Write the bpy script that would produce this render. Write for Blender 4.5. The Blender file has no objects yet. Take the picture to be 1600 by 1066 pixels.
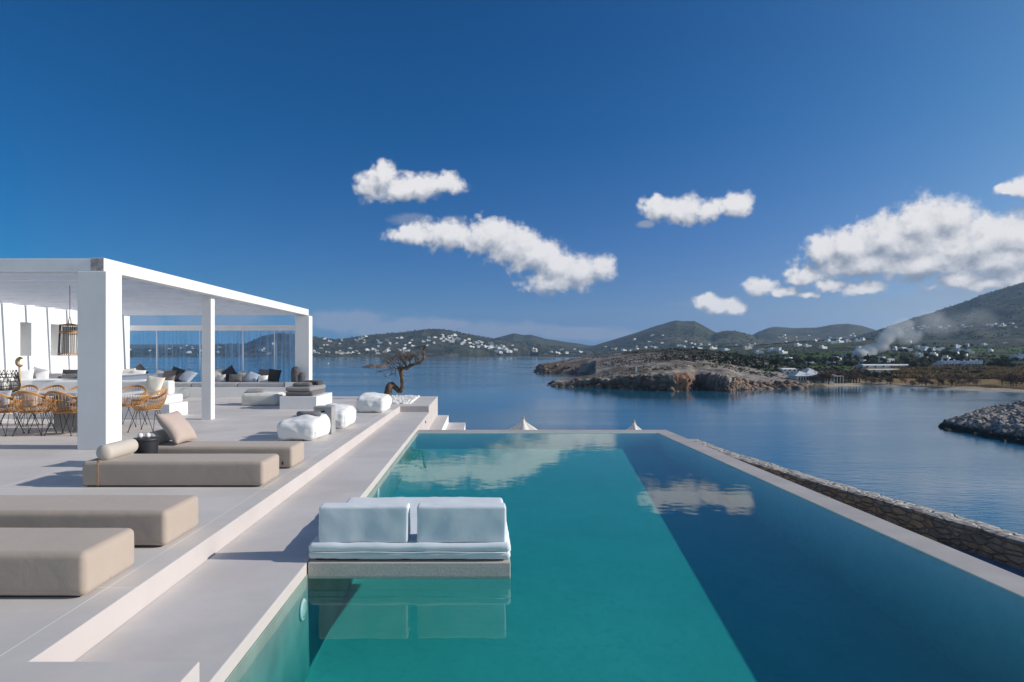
import bpy, bmesh, math, random
import numpy as np
from mathutils import Vector, Matrix, noise as mnoise
R = math.radians
F, VX, VY = 1030.0, 747.0, 550.5          # focal length and vanishing point measured on the photograph
H_SEA = 12.0
SEA_Z = 1.5 - H_SEA
sc = bpy.context.scene
C = sc.collection

# ------------------------------------------------------------------ camera
cam_d = bpy.data.cameras.new('camera'); cam = bpy.data.objects.new('camera', cam_d); C.objects.link(cam)
cam_d.sensor_width = 36; cam_d.lens = F / 1600 * 36
cam_d.shift_x = (800 - VX) / 1600; cam_d.shift_y = (VY - 533) / 1600
cam_d.clip_start = 0.05; cam_d.clip_end = 30000
cam.location = (0, 0, 1.5); cam.rotation_euler = (R(90), 0, 0)
sc.camera = cam

# ------------------------------------------------------------------ light
SUN_EL, SUN_AZ = R(24.5), R(-2.0)          # azimuth measured from +X
sun_d = bpy.data.lights.new('sun', 'SUN'); sun = bpy.data.objects.new('sun', sun_d); C.objects.link(sun)
sun_d.energy = 4.7; sun_d.angle = R(0.5); sun_d.color = (1.0, 0.93, 0.84)
sdir = Vector((math.cos(SUN_EL) * math.cos(SUN_AZ), math.cos(SUN_EL) * math.sin(SUN_AZ), math.sin(SUN_EL)))
sun.rotation_euler = sdir.to_track_quat('Z', 'Y').to_euler()
sc.view_settings.view_transform = 'Standard'; sc.view_settings.look = 'None'
sc.view_settings.exposure = 0.0; sc.view_settings.gamma = 1.0
sc.render.engine = 'CYCLES'
sc.cycles.max_bounces = 8; sc.cycles.transparent_max_bounces = 16; sc.cycles.volume_bounces = 2
sc.cycles.use_denoising = True
sc.cycles.volume_max_steps = 128

class NT:
    """small node-building helper"""
    def __init__(s, tree): s.t = tree; s.n = tree.nodes; s.l = tree.links
    def node(s, typ, **kw):
        nd = s.n.new(typ)
        for k, v in kw.items():
            if k == 'ins':
                for kk, vv in v.items():
                    sk = nd.inputs[kk]
                    if hasattr(vv, 'is_output') or isinstance(vv, bpy.types.NodeSocket): s.l.new(vv, sk)
                    else: sk.default_value = vv
            else: setattr(nd, k, v)
        return nd
    def math(s, op, a, b=None, c=None, clamp=False):
        nd = s.n.new('ShaderNodeMath'); nd.operation = op; nd.use_clamp = clamp
        for i, v in enumerate((a, b, c)):
            if v is None: continue
            if isinstance(v, bpy.types.NodeSocket): s.l.new(v, nd.inputs[i])
            else: nd.inputs[i].default_value = v
        return nd.outputs[0]
    def vmath(s, op, a, b=None, c=None):
        nd = s.n.new('ShaderNodeVectorMath'); nd.operation = op
        for i, v in enumerate((a, b, c)):
            if v is None: continue
            if isinstance(v, bpy.types.NodeSocket): s.l.new(v, nd.inputs[i])
            else: nd.inputs[i].default_value = v
        return nd.outputs['Value'] if op in ('LENGTH', 'DOT_PRODUCT', 'DISTANCE') else nd.outputs[0]
    def mix(s, f, a, b, blend='MIX'):
        nd = s.n.new('ShaderNodeMix'); nd.data_type = 'RGBA'; nd.blend_type = blend; nd.clamp_factor = True
        for sk, v in ((nd.inputs[0], f), (nd.inputs[6], a), (nd.inputs[7], b)):
            if isinstance(v, bpy.types.NodeSocket): s.l.new(v, sk)
            else: sk.default_value = (*v, 1) if isinstance(v, tuple) and len(v) == 3 else v
        return nd.outputs[2]
    def maprange(s, v, a, b, c=0.0, d=1.0, interp='SMOOTHSTEP'):
        nd = s.n.new('ShaderNodeMapRange'); nd.interpolation_type = interp
        s.l.new(v, nd.inputs[0])
        for i, x in enumerate((a, b, c, d)): nd.inputs[i + 1].default_value = x
        return nd.outputs[0]
    def noise(s, vec, scale, detail=4, rough=.55, dist=0.0):
        nd = s.n.new('ShaderNodeTexNoise')
        if vec is not None: s.l.new(vec, nd.inputs['Vector'])
        nd.inputs['Scale'].default_value = scale; nd.inputs['Detail'].default_value = detail
        nd.inputs['Roughness'].default_value = rough; nd.inputs['Distortion'].default_value = dist
        return nd

# ------------------------------------------------------------------ sky with clouds
def ae(px, py):
    az = math.atan2(px - VX, F); el = math.atan2((VY - py) * math.cos(az), F)
    return az, el
CLOUDS = [  # photo-measured ellipses (centre x, y, radius x, y)
 (582,290,31,21),(600,277,24,22),(628,292,42,20),(660,291,35,20),(697,288,30,17),(625,302,40,12),
 (645,366,40,17),(700,368,55,24),(760,370,60,28),(800,384,52,30),(838,402,48,28),(872,418,45,26),(905,425,40,26),(938,420,26,22),(862,441,48,18),
 (1035,325,30,20),(1070,328,36,20),(1102,331,26,16),(1147,322,28,20),
 (1105,471,22,14),(1130,476,32,14),(1150,482,18,10),
 (1290,393,36,24),(1330,388,46,30),(1385,368,56,40),(1440,352,64,44),(1482,340,50,32),(1540,378,60,42),(1600,370,64,42),(1650,360,70,50),
 (1360,410,110,24),(1340,386,70,32),(1420,384,90,38),(1500,384,80,38),(1460,410,130,28),(1570,405,110,30),
 (1188,450,29,15),(1228,457,22,9),(1258,430,30,15),(1262,461,17,7),(1345,450,42,12),(1300,445,26,9),(1500,436,52,15),(1592,432,60,22),(1550,440,50,14),
 (1580,297,34,12),(1604,290,30,18),(1720,300,80,30)]
FAINT = [(640,345,44,12,.5),(710,346,34,10,.5),(1008,350,18,8,.8),(1100,474,60,8,.25),
 (545,502,95,22,.62),(620,512,110,20,.62),(700,508,60,16,.65),(780,518,130,20,.55),(900,520,110,15,.55),(960,524,60,12,.5),(330,500,120,16,.45),(215,500,70,22,.6),(1520,455,120,18,.45),(1420,475,160,14,.25)]
def build_world():
    w = bpy.data.worlds.new('World'); sc.world = w; w.use_nodes = True
    nt = w.node_tree; nt.nodes.clear(); N = NT(nt)
    grp = bpy.data.node_groups.new('cloud_density', 'ShaderNodeTree')
    grp.interface.new_socket('P', in_out='INPUT', socket_type='NodeSocketVector')
    grp.interface.new_socket('D', in_out='OUTPUT', socket_type='NodeSocketFloat')
    grp.interface.new_socket('B', in_out='OUTPUT', socket_type='NodeSocketFloat')
    grp.interface.new_socket('N', in_out='OUTPUT', socket_type='NodeSocketFloat')
    G = NT(grp); gi = G.node('NodeGroupInput'); go = G.node('NodeGroupOutput')
    P = gi.outputs[0]
    nz = G.noise(P, 30.0, 6, .62, 0); nb = G.noise(P, 85.0, 3, .6, 0)
    nzv = G.math('MULTIPLY_ADD', G.math('SUBTRACT', nb.outputs[0], .5), .42, G.math('SUBTRACT', nz.outputs[0], .5))
    wz = G.noise(P, 60.0, 1, .55)
    wv = G.vmath('SUBTRACT', wz.outputs[1], (.5, .5, .5))
    Pw = G.vmath('MULTIPLY_ADD', wv, (.022, .016, 0), P)
    acc = None
    for (cx, cy, rx, ry) in CLOUDS:
        a, e = ae(cx, cy); ra = rx / F * math.cos(a) ** 2; re = ry / F * math.cos(a)
        v = G.vmath('MULTIPLY_ADD', Pw, (1 / ra, 1 / re, 0), (-a / ra, -e / re, 0))
        L = G.vmath('LENGTH', v)
        L = L if re > .0 else L
        if acc is None: acc = L
        else:
            acc = G.math('SMOOTH_MIN', acc, L, .25)
    d0 = G.math('SUBTRACT', 1.13, acc)
    d = G.math('MULTIPLY_ADD', nzv, 1.45, d0)
    G.l.new(d, go.inputs[0]); G.l.new(d0, go.inputs[1]); G.l.new(nzv, go.inputs[2])

    tc = N.node('ShaderNodeTexCoord'); sep = N.node('ShaderNodeSeparateXYZ'); N.l.new(tc.outputs['Generated'], sep.inputs[0])
    az = N.math('ARCTAN2', sep.outputs[0], sep.outputs[1]); el = N.math('ARCSINE', sep.outputs[2])
    cmb = N.node('ShaderNodeCombineXYZ'); N.l.new(az, cmb.inputs[0]); N.l.new(el, cmb.inputs[1]); Pv = cmb.outputs[0]
    g1 = N.node('ShaderNodeGroup', node_tree=grp); N.l.new(Pv, g1.inputs[0])
    g2 = N.node('ShaderNodeGroup', node_tree=grp); N.l.new(N.vmath('ADD', Pv, (.007, .018, 0)), g2.inputs[0])
    dens = N.maprange(g1.outputs[0], -.12, .52)
    # light: cloud thins towards the sun -> bright, thickens -> grey base
    bd = N.math('SUBTRACT', g1.outputs[1], g2.outputs[1]); nd = N.math('SUBTRACT', g1.outputs[2], g2.outputs[2])
    lit = N.maprange(N.math('MULTIPLY_ADD', nd, 1.25, bd), -.95, .75)
    hi = N.math('MULTIPLY_ADD', g1.outputs[2], .5, 1.0)
    lit = N.math('MULTIPLY', lit, hi, None, True)
    ccol = N.mix(lit, (.22, .27, .36), (.84, .825, .835))
    # faint banks
    facc = None
    fnz = N.noise(Pv, 30.0, 4, .6)
    mp = N.node('ShaderNodeMapping'); mp.inputs['Scale'].default_value = (14, 60, 1); N.l.new(Pv, mp.inputs[0]); fn2 = N.noise(mp.outputs[0], 1.0, 4, .6)
    fsub = N.math('MULTIPLY_ADD', N.math('SUBTRACT', fnz.outputs[0], .5), 1.0, N.math('MULTIPLY', N.math('SUBTRACT', fn2.outputs[0], .5), 1.2))
    for (cx, cy, rx, ry, op) in FAINT:
        a, e = ae(cx, cy); ra = rx / F * math.cos(a) ** 2; re = ry / F * math.cos(a)
        v = N.vmath('MULTIPLY_ADD', Pv, (1 / ra, 1 / re, 0), (-a / ra, -e / re, 0))
        dn = N.math('ADD', N.math('SUBTRACT', 1.0, N.vmath('LENGTH', v)), fsub)
        m = N.maprange(dn, .0, .6, 0, op)
        facc = m if facc is None else N.math('MAXIMUM', facc, m)
    # sky
    sky = N.node('ShaderNodeTexSky'); sky.sky_type = 'NISHITA'; sky.sun_disc = False
    sky.sun_elevation = SUN_EL; sky.sun_rotation = R(90) - SUN_AZ
    sky.air_density = 1.0; sky.dust_density = .2; sky.ozone_density = 3.0; sky.altitude = 200
    cz = N.node('ShaderNodeCombineXYZ'); N.l.new(sep.outputs[0], cz.inputs[0]); N.l.new(sep.outputs[1], cz.inputs[1]); N.l.new(N.math('MAXIMUM', sep.outputs[2], .06), cz.inputs[2])
    N.l.new(N.vmath('NORMALIZE', cz.outputs[0]), sky.inputs[0])
    # polarised, deep blue air: saturate
    A = N.maprange(az, R(-35), R(40), 0, 1, 'LINEAR'); A4 = N.math('POWER', A, 4.0); E = N.maprange(el, R(0), R(18), 1, 0, 'LINEAR')
    tr_ = N.math('MULTIPLY_ADD', A4, .42, N.math('MULTIPLY', E, N.math('MULTIPLY', N.math('SQRT', A), .36)))
    tg_ = N.math('MULTIPLY_ADD', A4, .35, .395); tb_ = N.math('MULTIPLY_ADD', N.math('MULTIPLY', A, A), .20, .74)
    tint = N.node('ShaderNodeCombineColor'); N.l.new(tr_, tint.inputs[0]); N.l.new(tg_, tint.inputs[1]); N.l.new(tb_, tint.inputs[2])
    back = N.maprange(sep.outputs[1], .25, -.25, 0, 1)          # sky behind the camera left untinted and brightened, added fill for shaded fronts
    tint2 = N.mix(back, tint.outputs[0], SKY_BACK_FILL)
    sk = N.mix(1.0, sky.outputs[0], tint2, 'MULTIPLY')
    S = 1.0 / SKY_STR
    fc = N.mix(facc, sk, (.36 * S * .8, .42 * S * .8, .56 * S * .8))
    cs = N.vmath('SCALE', ccol); cs.node.inputs['Scale'].default_value = S
    allc = N.mix(dens, fc, cs)
    below = N.maprange(sep.outputs[2], -.02, 0.0, 0, 1)
    allc = N.mix(below, sk, allc)
    bg = N.node('ShaderNodeBackground'); N.l.new(allc, bg.inputs[0]); bg.inputs[1].default_value = SKY_STR
    # clouds are only worked out in the part of the sky that has any
    m1 = N.math('MULTIPLY', N.math('GREATER_THAN', az, -.26), N.math('LESS_THAN', el, .315)); m2 = N.math('LESS_THAN', el, .085)
    mk = N.math('MULTIPLY', N.math('MULTIPLY', N.math('MAXIMUM', m1, m2), N.math('GREATER_THAN', el, 0.0)), N.math('GREATER_THAN', sep.outputs[1], 0.0))
    bs = N.node('ShaderNodeBackground'); N.l.new(sk, bs.inputs[0]); bs.inputs[1].default_value = SKY_STR
    ms = N.node('ShaderNodeMixShader'); N.l.new(mk, ms.inputs[0]); N.l.new(bs.outputs[0], ms.inputs[1]); N.l.new(bg.outputs[0], ms.inputs[2])
    out = N.node('ShaderNodeOutputWorld'); N.l.new(ms.outputs[0], out.inputs[0])
SKY_STR = 0.1; SKY_BACK_FILL = (1.3, 1.2, 1.12)
build_world()

# ------------------------------------------------------------------ object helpers
def tag(o, label=None, cat=None, group=None, kind=None):
    if label: o['label'] = label
    if cat: o['category'] = cat
    if group: o['group'] = group
    if kind: o['kind'] = kind
    return o
def thing(name, label, cat, loc=(0, 0, 0), group=None, rz=0):
    o = bpy.data.objects.new(name, None); C.objects.link(o); o.empty_display_size = .1
    o.location = loc; o.rotation_euler = (0, 0, rz)
    return tag(o, label, cat, group)
def obj(name, bm, mats, parent=None, smooth=False, world=True, wn=False, sharp=None):
    if parent is not None and world:
        bmesh.ops.translate(bm, verts=bm.verts, vec=-Vector(parent.location))
    me = bpy.data.meshes.new(name); bm.to_mesh(me); bm.free()
    o = bpy.data.objects.new(name, me); C.objects.link(o)
    for m in (mats if isinstance(mats, (list, tuple)) else [mats]): me.materials.append(m)
    if smooth: me.shade_smooth()
    if sharp: me.set_sharp_from_angle(angle=R(sharp))
    if wn:
        md = o.modifiers.new('wn', 'WEIGHTED_NORMAL'); md.keep_sharp = True
    if parent is not None: o.parent = parent
    return o
def copy_tree(o, parent=None):
    c = o.copy(); C.objects.link(c)
    if parent is not None: c.parent = parent
    for ch in list(o.children): copy_tree(ch, c)
    return c
def BM(): return bmesh.new()
def bx(bm, x0, x1, y0, y1, z0, z1, bev=0, seg=2):
    r = bmesh.ops.create_cube(bm, size=1)
    vs = r['verts']
    bmesh.ops.scale(bm, verts=vs, vec=(x1 - x0, y1 - y0, z1 - z0))
    bmesh.ops.translate(bm, verts=vs, vec=((x0 + x1) / 2, (y0 + y1) / 2, (z0 + z1) / 2))
    if bev > 0:
        es = list({e for v in vs for e in v.link_edges})
        bmesh.ops.bevel(bm, geom=es, offset=bev, segments=seg, affect='EDGES', profile=.5)
    return bm
def prism(bm, pts, z0, z1):
    a = [bm.verts.new((x, y, z0)) for x, y in pts]; b = [bm.verts.new((x, y, z1)) for x, y in pts]
    n = len(pts); bm.faces.new(b); bm.faces.new(a[::-1])
    for i in range(n): bm.faces.new((a[i], a[(i + 1) % n], b[(i + 1) % n], b[i]))
    bmesh.ops.recalc_face_normals(bm, faces=bm.faces)
    return bm
def tube(bm, pts, r, sides=8, closed=False, caps=True):
    pts = [Vector(p) for p in pts]; n = len(pts)
    rs = r if isinstance(r, (list, tuple)) else [r] * n
    ring = []; up = None
    for i in range(n):
        if closed: t = (pts[(i + 1) % n] - pts[i - 1])
        else: t = pts[min(i + 1, n - 1)] - pts[max(i - 1, 0)]
        t.normalize()
        if up is None:
            up = Vector((0, 0, 1)) if abs(t.z) < .9 else Vector((1, 0, 0))
        up = (up - t * up.dot(t))
        if up.length < 1e-5: up = t.orthogonal()
        up.normalize(); s = t.cross(up)
        ring.append([bm.verts.new(pts[i] + (up * math.cos(2 * math.pi * k / sides) + s * math.sin(2 * math.pi * k / sides)) * rs[i]) for k in range(sides)])
    m = n if closed else n - 1
    for i in range(m):
        a, b = ring[i], ring[(i + 1) % n]
        for k in range(sides): 
            try: bm.faces.new((a[k], a[(k + 1) % sides], b[(k + 1) % sides], b[k]))
            except ValueError: pass
    if caps and not closed:
        bm.faces.new(ring[0][::-1]); bm.faces.new(ring[-1])
    return bm
def lathe(bm, prof, seg=32, cx=0, cy=0):
    rings = []
    for (r, z) in prof:
        if r < 1e-5: rings.append([bm.verts.new((cx, cy, z))])
        else: rings.append([bm.verts.new((cx + r * math.cos(2 * math.pi * k / seg), cy + r * math.sin(2 * math.pi * k / seg), z)) for k in range(seg)])
    for a, b in zip(rings, rings[1:]):
        if len(a) == 1 and len(b) == 1: continue
        for k in range(seg):
            k2 = (k + 1) % seg
            if len(a) == 1: bm.faces.new((a[0], b[k2], b[k]))
            elif len(b) == 1: bm.faces.new((a[k], a[k2], b[0]))
            else: bm.faces.new((a[k], a[k2], b[k2], b[k]))
    bmesh.ops.recalc_face_normals(bm, faces=bm.faces)
    return bm
def axis_pts(h, r, n):
    e = [0, .12, .3, .55, .8, 1.0]
    a = [-h + r * x for x in e]; b = list(np.linspace(-h + r, h - r, n + 2)[1:-1]); c = [h - r * x for x in e[::-1]]
    return a + b + c
def softbox(bm, x0, x1, y0, y1, z0, z1, r=.04, bulge=0.0, wr=0.0, seed=0, n=10, ws=4.0, flatbase=True, tumble=None):
    """rounded, padded box with wrinkles"""
    hx, hy, hz = (x1 - x0) / 2, (y1 - y0) / 2, (z1 - z0) / 2
    c = Vector(((x0 + x1) / 2, (y0 + y1) / 2, (z0 + z1) / 2)); h = (hx, hy, hz)
    r = min(r, hx * .98, hy * .98, hz * .98)
    A = [axis_pts(v, r, n if v > .15 else max(2, n // 2)) for v in h]
    cache = {}
    def vert(p):
        key = tuple(round(v, 5) for v in p)
        if key in cache: return cache[key]
        q = Vector(p); inner = Vector([max(-(h[i] - r), min(h[i] - r, q[i])) for i in range(3)])
        d = q - inner; nrm = d.normalized() if d.length > 0 else Vector((0, 0, 1)); q = inner + nrm * r
        u = [p[i] / h[i] for i in range(3)]
        if bulge:
            for i in range(3):
                if abs(abs(u[i]) - 1) < 1e-4:
                    j, k = (i + 1) % 3, (i + 2) % 3
                    w = (1 - u[j] ** 2) * (1 - u[k] ** 2)
                    if i == 2 and u[2] < 0 and flatbase: w = 0
                    q[i] += math.copysign(bulge * max(0, w) ** .6, u[i])
        if wr:
            s = Vector((seed * 7.3, seed * 3.1, seed * 1.7))
            a = mnoise.noise((q * ws) + s) + .5 * mnoise.noise(q * ws * 2.3 + s) 
            rd = 1 - abs(mnoise.noise(q * ws * 1.6 - s)) * 2
            q += nrm * wr * (a * .8 + rd * .35)
        if flatbase: q.z = max(q.z, -hz)
        v = bm.verts.new(q + c); cache[key] = v; return v
    for ax in range(3):
        j, k = (ax + 1) % 3, (ax + 2) % 3
        for s in (-1, 1):
            for a in range(len(A[j]) - 1):
                for b in range(len(A[k]) - 1):
                    quad = []
                    for (ja, kb) in ((a, b), (a + 1, b), (a + 1, b + 1), (a, b + 1)):
                        p = [0, 0, 0]; p[ax] = s * h[ax]; p[j] = A[j][ja]; p[k] = A[k][kb]; quad.append(vert(p))
                    if s < 0: quad = quad[::-1]
                    try: bm.faces.new(quad)
                    except ValueError: pass
    return bm
def pillow_bm(w=.45, d=.45, t=.16, n=16, seed=0, wr=.012, bm=None):
    bm = bm or BM()
    top = {}; bot = {}
    for i in range(n + 1):
        for j in range(n + 1):
            u = -1 + 2 * i / n; v = -1 + 2 * j / n
            x = u * w / 2 * (1 - .07 * (1 - v * v)); y = v * d / 2 * (1 - .07 * (1 - u * u))
            th = t / 2 * ((1 - u ** 4) * (1 - v ** 4)) ** .5 * (1 - .25 * (u * u + v * v) / 2)
            wv = wr * mnoise.noise(Vector((x * 7 + seed * 5, y * 7, seed * 2.2))) * (th / (t / 2) + .3)
            edge = i in (0, n) or j in (0, n)
            a = bm.verts.new((x, y, th + wv)); top[i, j] = a
            bot[i, j] = a if edge else bm.verts.new((x, y, -th + wv))
    for i in range(n):
        for j in range(n):
            bm.faces.new((top[i, j], top[i + 1, j], top[i + 1, j + 1], top[i, j + 1]))
            try: bm.faces.new((bot[i, j], bot[i, j + 1], bot[i + 1, j + 1], bot[i + 1, j]))
            except ValueError: pass
    return bm

# ------------------------------------------------------------------ materials
def mat(name):
    m = bpy.data.materials.new(name); m.use_nodes = True; nt = m.node_tree; nt.nodes.clear()
    N = NT(nt); p = N.node('ShaderNodeBsdfPrincipled'); o = N.node('ShaderNodeOutputMaterial'); N.l.new(p.outputs[0], o.inputs[0])
    tc = N.node('ShaderNodeTexCoord')
    return m, N, p, o, tc.outputs['Object']
def bump(N, p, h, strength=.3, dist=.01):
    b = N.node('ShaderNodeBump'); b.inputs['Strength'].default_value = strength; b.inputs['Distance'].default_value = dist
    N.l.new(h, b.inputs['Height']); N.l.new(b.outputs[0], p.inputs['Normal']); return b
def simple(name, col, rough=.7, var=.12, scale=3.0, bs=0.0, bscale=40, bdist=.004, metal=0.0, col2=None):
    m, N, p, o, P = mat(name)
    nz = N.noise(P, scale, 6, .6)
    c2 = col2 or tuple(c * (1 - var * 2) for c in col)
    c = N.mix(N.maprange(nz.outputs[0], .3, .7), c2, col)
    N.l.new(c, p.inputs['Base Color']); p.inputs['Roughness'].default_value = rough; p.inputs['Metallic'].default_value = metal
    if bs:
        n2 = N.noise(P, bscale, 3, .6); bump(N, p, n2.outputs[0], bs, bdist)
    return m
M = {}
def cement(name, base, joints=True, world_off=True):
    m, N, p, o, P = mat(name)
    a = N.noise(P, .55, 5, .6, .3); b = N.noise(P, 3.2, 6, .65); c = N.noise(P, 45, 3, .6)
    col = N.mix(N.maprange(a.outputs[0], .32, .68), tuple(x * .87 for x in base), tuple(x * 1.07 for x in base))
    col = N.mix(N.maprange(b.outputs[0], .35, .75, 0, .35), col, tuple(x * f for x, f in zip(base, (.90, .86, .82))))
    mp = N.node('ShaderNodeMapping'); mp.inputs['Scale'].default_value = (1.2, 9, 1); N.l.new(P, mp.inputs[0])
    st = N.noise(mp.outputs[0], 1.0, 5, .6)
    col = N.mix(N.maprange(st.outputs[0], .55, .8, 0, .3), col, tuple(x * 1.12 for x in base))
    if joints:
        sp = N.node('ShaderNodeSeparateXYZ'); N.l.new(P, sp.inputs[0])
        def line(v, period, off, w):
            q = N.math('FRACT', N.math('DIVIDE', N.math('SUBTRACT', v, off), period))
            q = N.math('ABSOLUTE', N.math('SUBTRACT', q, .5))
            return N.math('GREATER_THAN', q, .5 - w / period / 2)
        lx = N.math('MAXIMUM', line(sp.outputs[0], 2.97, -2.36, .007), line(sp.outputs[1], 3.05, 1.15, .007))
        # per-slab tone
        cx = N.math('FLOOR', N.math('DIVIDE', N.math('SUBTRACT', sp.outputs[0], -2.36), 2.97)); cy = N.math('FLOOR', N.math('DIVIDE', N.math('SUBTRACT', sp.outputs[1], 1.15), 3.05))
        cb = N.node('ShaderNodeCombineXYZ'); N.l.new(cx, cb.inputs[0]); N.l.new(cy, cb.inputs[1])
        wn = N.node('ShaderNodeTexWhiteNoise'); N.l.new(cb.outputs[0], wn.inputs[0])
        tone = N.math('MULTIPLY_ADD', wn.outputs[0], .08, .96); sc_ = N.vmath('SCALE', col); N.l.new(tone, sc_.node.inputs['Scale'])
        col = N.mix(lx, sc_, tuple(min(.85, x * 1.36) for x in base))
    N.l.new(col, p.inputs['Base Color'])
    N.l.new(N.maprange(b.outputs[0], .3, .7, .5, .72), p.inputs['Roughness'])
    bump(N, p, c.outputs[0], .12, .002)
    return m
M['cement'] = cement('cement', (.65, .612, .582))
M['cement_walk'] = cement('cement_walk', (.625, .592, .572), joints=False)
def plaster(name, base):
    m, N, p, o, P = mat(name)
    a = N.noise(P, 1.3, 6, .6); b = N.noise(P, 9, 5, .6); c = N.noise(P, 120, 2, .5)
    mp = N.node('ShaderNodeMapping'); mp.inputs['Scale'].default_value = (2.2, 2.2, .35); N.l.new(P, mp.inputs[0]); s = N.noise(mp.outputs[0], 1.2, 5, .6)
    col = N.mix(N.maprange(a.outputs[0], .3, .7), tuple(x * .93 for x in base), base)
    col = N.mix(N.maprange(s.outputs[0], .5, .78, 0, .45), col, tuple(x * .90 for x in base))
    N.l.new(col, p.inputs['Base Color']); p.inputs['Roughness'].default_value = .8
    h = N.math('ADD', N.math('MULTIPLY', b.outputs[0], 1.0), N.math('MULTIPLY', c.outputs[0], .15)); bump(N, p, h, .25, .006)
    return m
M['plaster'] = plaster('plaster', (.80, .80, .80))
M['cream'] = plaster('cream_plaster', (.52, .475, .46))
M['wood_white'] = simple('white_painted_wood', (.82, .82, .84), .6, .05, 2, .15, 60)
M['raw_end'] = simple('weathered_beam_end', (.50, .46, .46), .9, .25, 18, .3, 40)
def fabric(name, base, weave=260, wr=.35, col2=None):
    m, N, p, o, P = mat(name)
    a = N.noise(P, 2.0, 5, .6); b = N.noise(P, 5, 4, .55, .5); w = N.noise(P, weave, 2, .5)
    col = N.mix(N.maprange(a.outputs[0], .3, .7), tuple(x * .92 for x in base), base)
    col = N.mix(N.maprange(w.outputs[0], .3, .75, 0, .5), col, col2 or tuple(x * .84 for x in base))
    N.l.new(col, p.inputs['Base Color']); p.inputs['Roughness'].default_value = .92
    p.inputs['Sheen Weight'].default_value = .15; p.inputs['Sheen Roughness'].default_value = .5
    h = N.math('ADD', N.math('MULTIPLY', b.outputs[0], wr * 1.3), N.math('MULTIPLY', w.outputs[0], .06)); bump(N, p, h, .35, .02)
    return m
M['taupe'] = fabric('taupe_canvas', (.43, .355, .295), wr=.6)
M['white_fab'] = fabric('white_canvas', (.80, .80, .80))
M['pool_fab'] = fabric('white_pool_canvas', (.70, .76, .80))
M['bag_fab'] = fabric('white_beanbag_fabric', (.80, .80, .80), wr=.8)
M['char'] = fabric('charcoal_fabric', (.045, .045, .052))
M['dgrey'] = fabric('dark_grey_fabric', (.13, .125, .13))
M['mgrey'] = fabric('mid_grey_fabric', (.26, .25, .26))
M['towel'] = fabric('grey_towel', (.17, .165, .19), 120)
M['lgrey'] = fabric('light_grey_fabric', (.45, .46, .49))
M['brown_fab'] = fabric('taupe_brown_fabric', (.20, .17, .16))
M['cream_fab'] = fabric('cream_fabric', (.68, .64, .56))
M['beige_pink'] = fabric('sand_linen', (.50, .40, .35))
M['blue_grey'] = fabric('blue_grey_fabric', (.40, .46, .56))
M['black'] = simple('black_metal', (.012, .012, .014), .45, .1, 5)
M['blacktable'] = simple('black_stone', (.02, .022, .03), .55, .2, 12, .1, 60)
M['leather'] = simple('tan_leather', (.50, .30, .17), .6, .1, 12)
M['light_stone'] = simple('white_stone', (.78, .77, .75), .5, .05, 8)
M['box_grey'] = simple('grey_concrete_panel', (.36, .35, .355), .75, .1, 6, .1, 60)
def rattan():
    m, N, p, o, P = mat('rattan')
    w = N.node('ShaderNodeTexWave'); N.l.new(P, w.inputs[0]); w.inputs['Scale'].default_value = 30; w.inputs['Distortion'].default_value = 4
    a = N.noise(P, 14, 4, .6)
    col = N.mix(a.outputs[0], (.58, .30, .10), (.38, .17, .05)); col = N.mix(N.math('MULTIPLY', w.outputs[1], .3), col, (.66, .40, .17))
    N.l.new(col, p.inputs['Base Color']); p.inputs['Roughness'].default_value = .5; return m
M['rattan'] = rattan()
M['palewood'] = simple('pale_wood', (.55, .38, .20), .6, .15, 10, .1, 40)
M['darkwicker'] = simple('dark_wicker', (.07, .05, .04), .7, .2, 20)
M['tabletop'] = simple('grey_table_top', (.42, .43, .46), .35, .06, 4)

# ------------------------------------------------------------------ terrace, walkway, pool
def assign_top(o, idx_top=0, idx_side=1, th=.7):
    for f in o.data.polygons: f.material_index = idx_top if f.normal.z > th else idx_side
deck = obj('terrace', prism(BM(), [(-16, -5), (-1.35, -5), (-1.35, 3.2), (-2.175, 3.2), (-2.175, 18.35), (-1.37, 18.35), (-1.37, 22.4), (-16, 22.4)], -3.4, 0), [M['cement'], M['cream']])
assign_top(deck); tag(deck, kind='structure')
md = deck.modifiers.new('b', 'BEVEL'); md.width = .006; md.segments = 2; md.limit_method = 'ANGLE'
walk = obj('walkway', bx(BM(), -2.175, -1.35, 3.2, 18.35, -3.4, -.164), [M['cement_walk'], M['cream']]); assign_top(walk); tag(walk, kind='structure')
md = walk.modifiers.new('b', 'BEVEL'); md.width = .008; md.segments = 2; md.limit_method = 'ANGLE'

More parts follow.
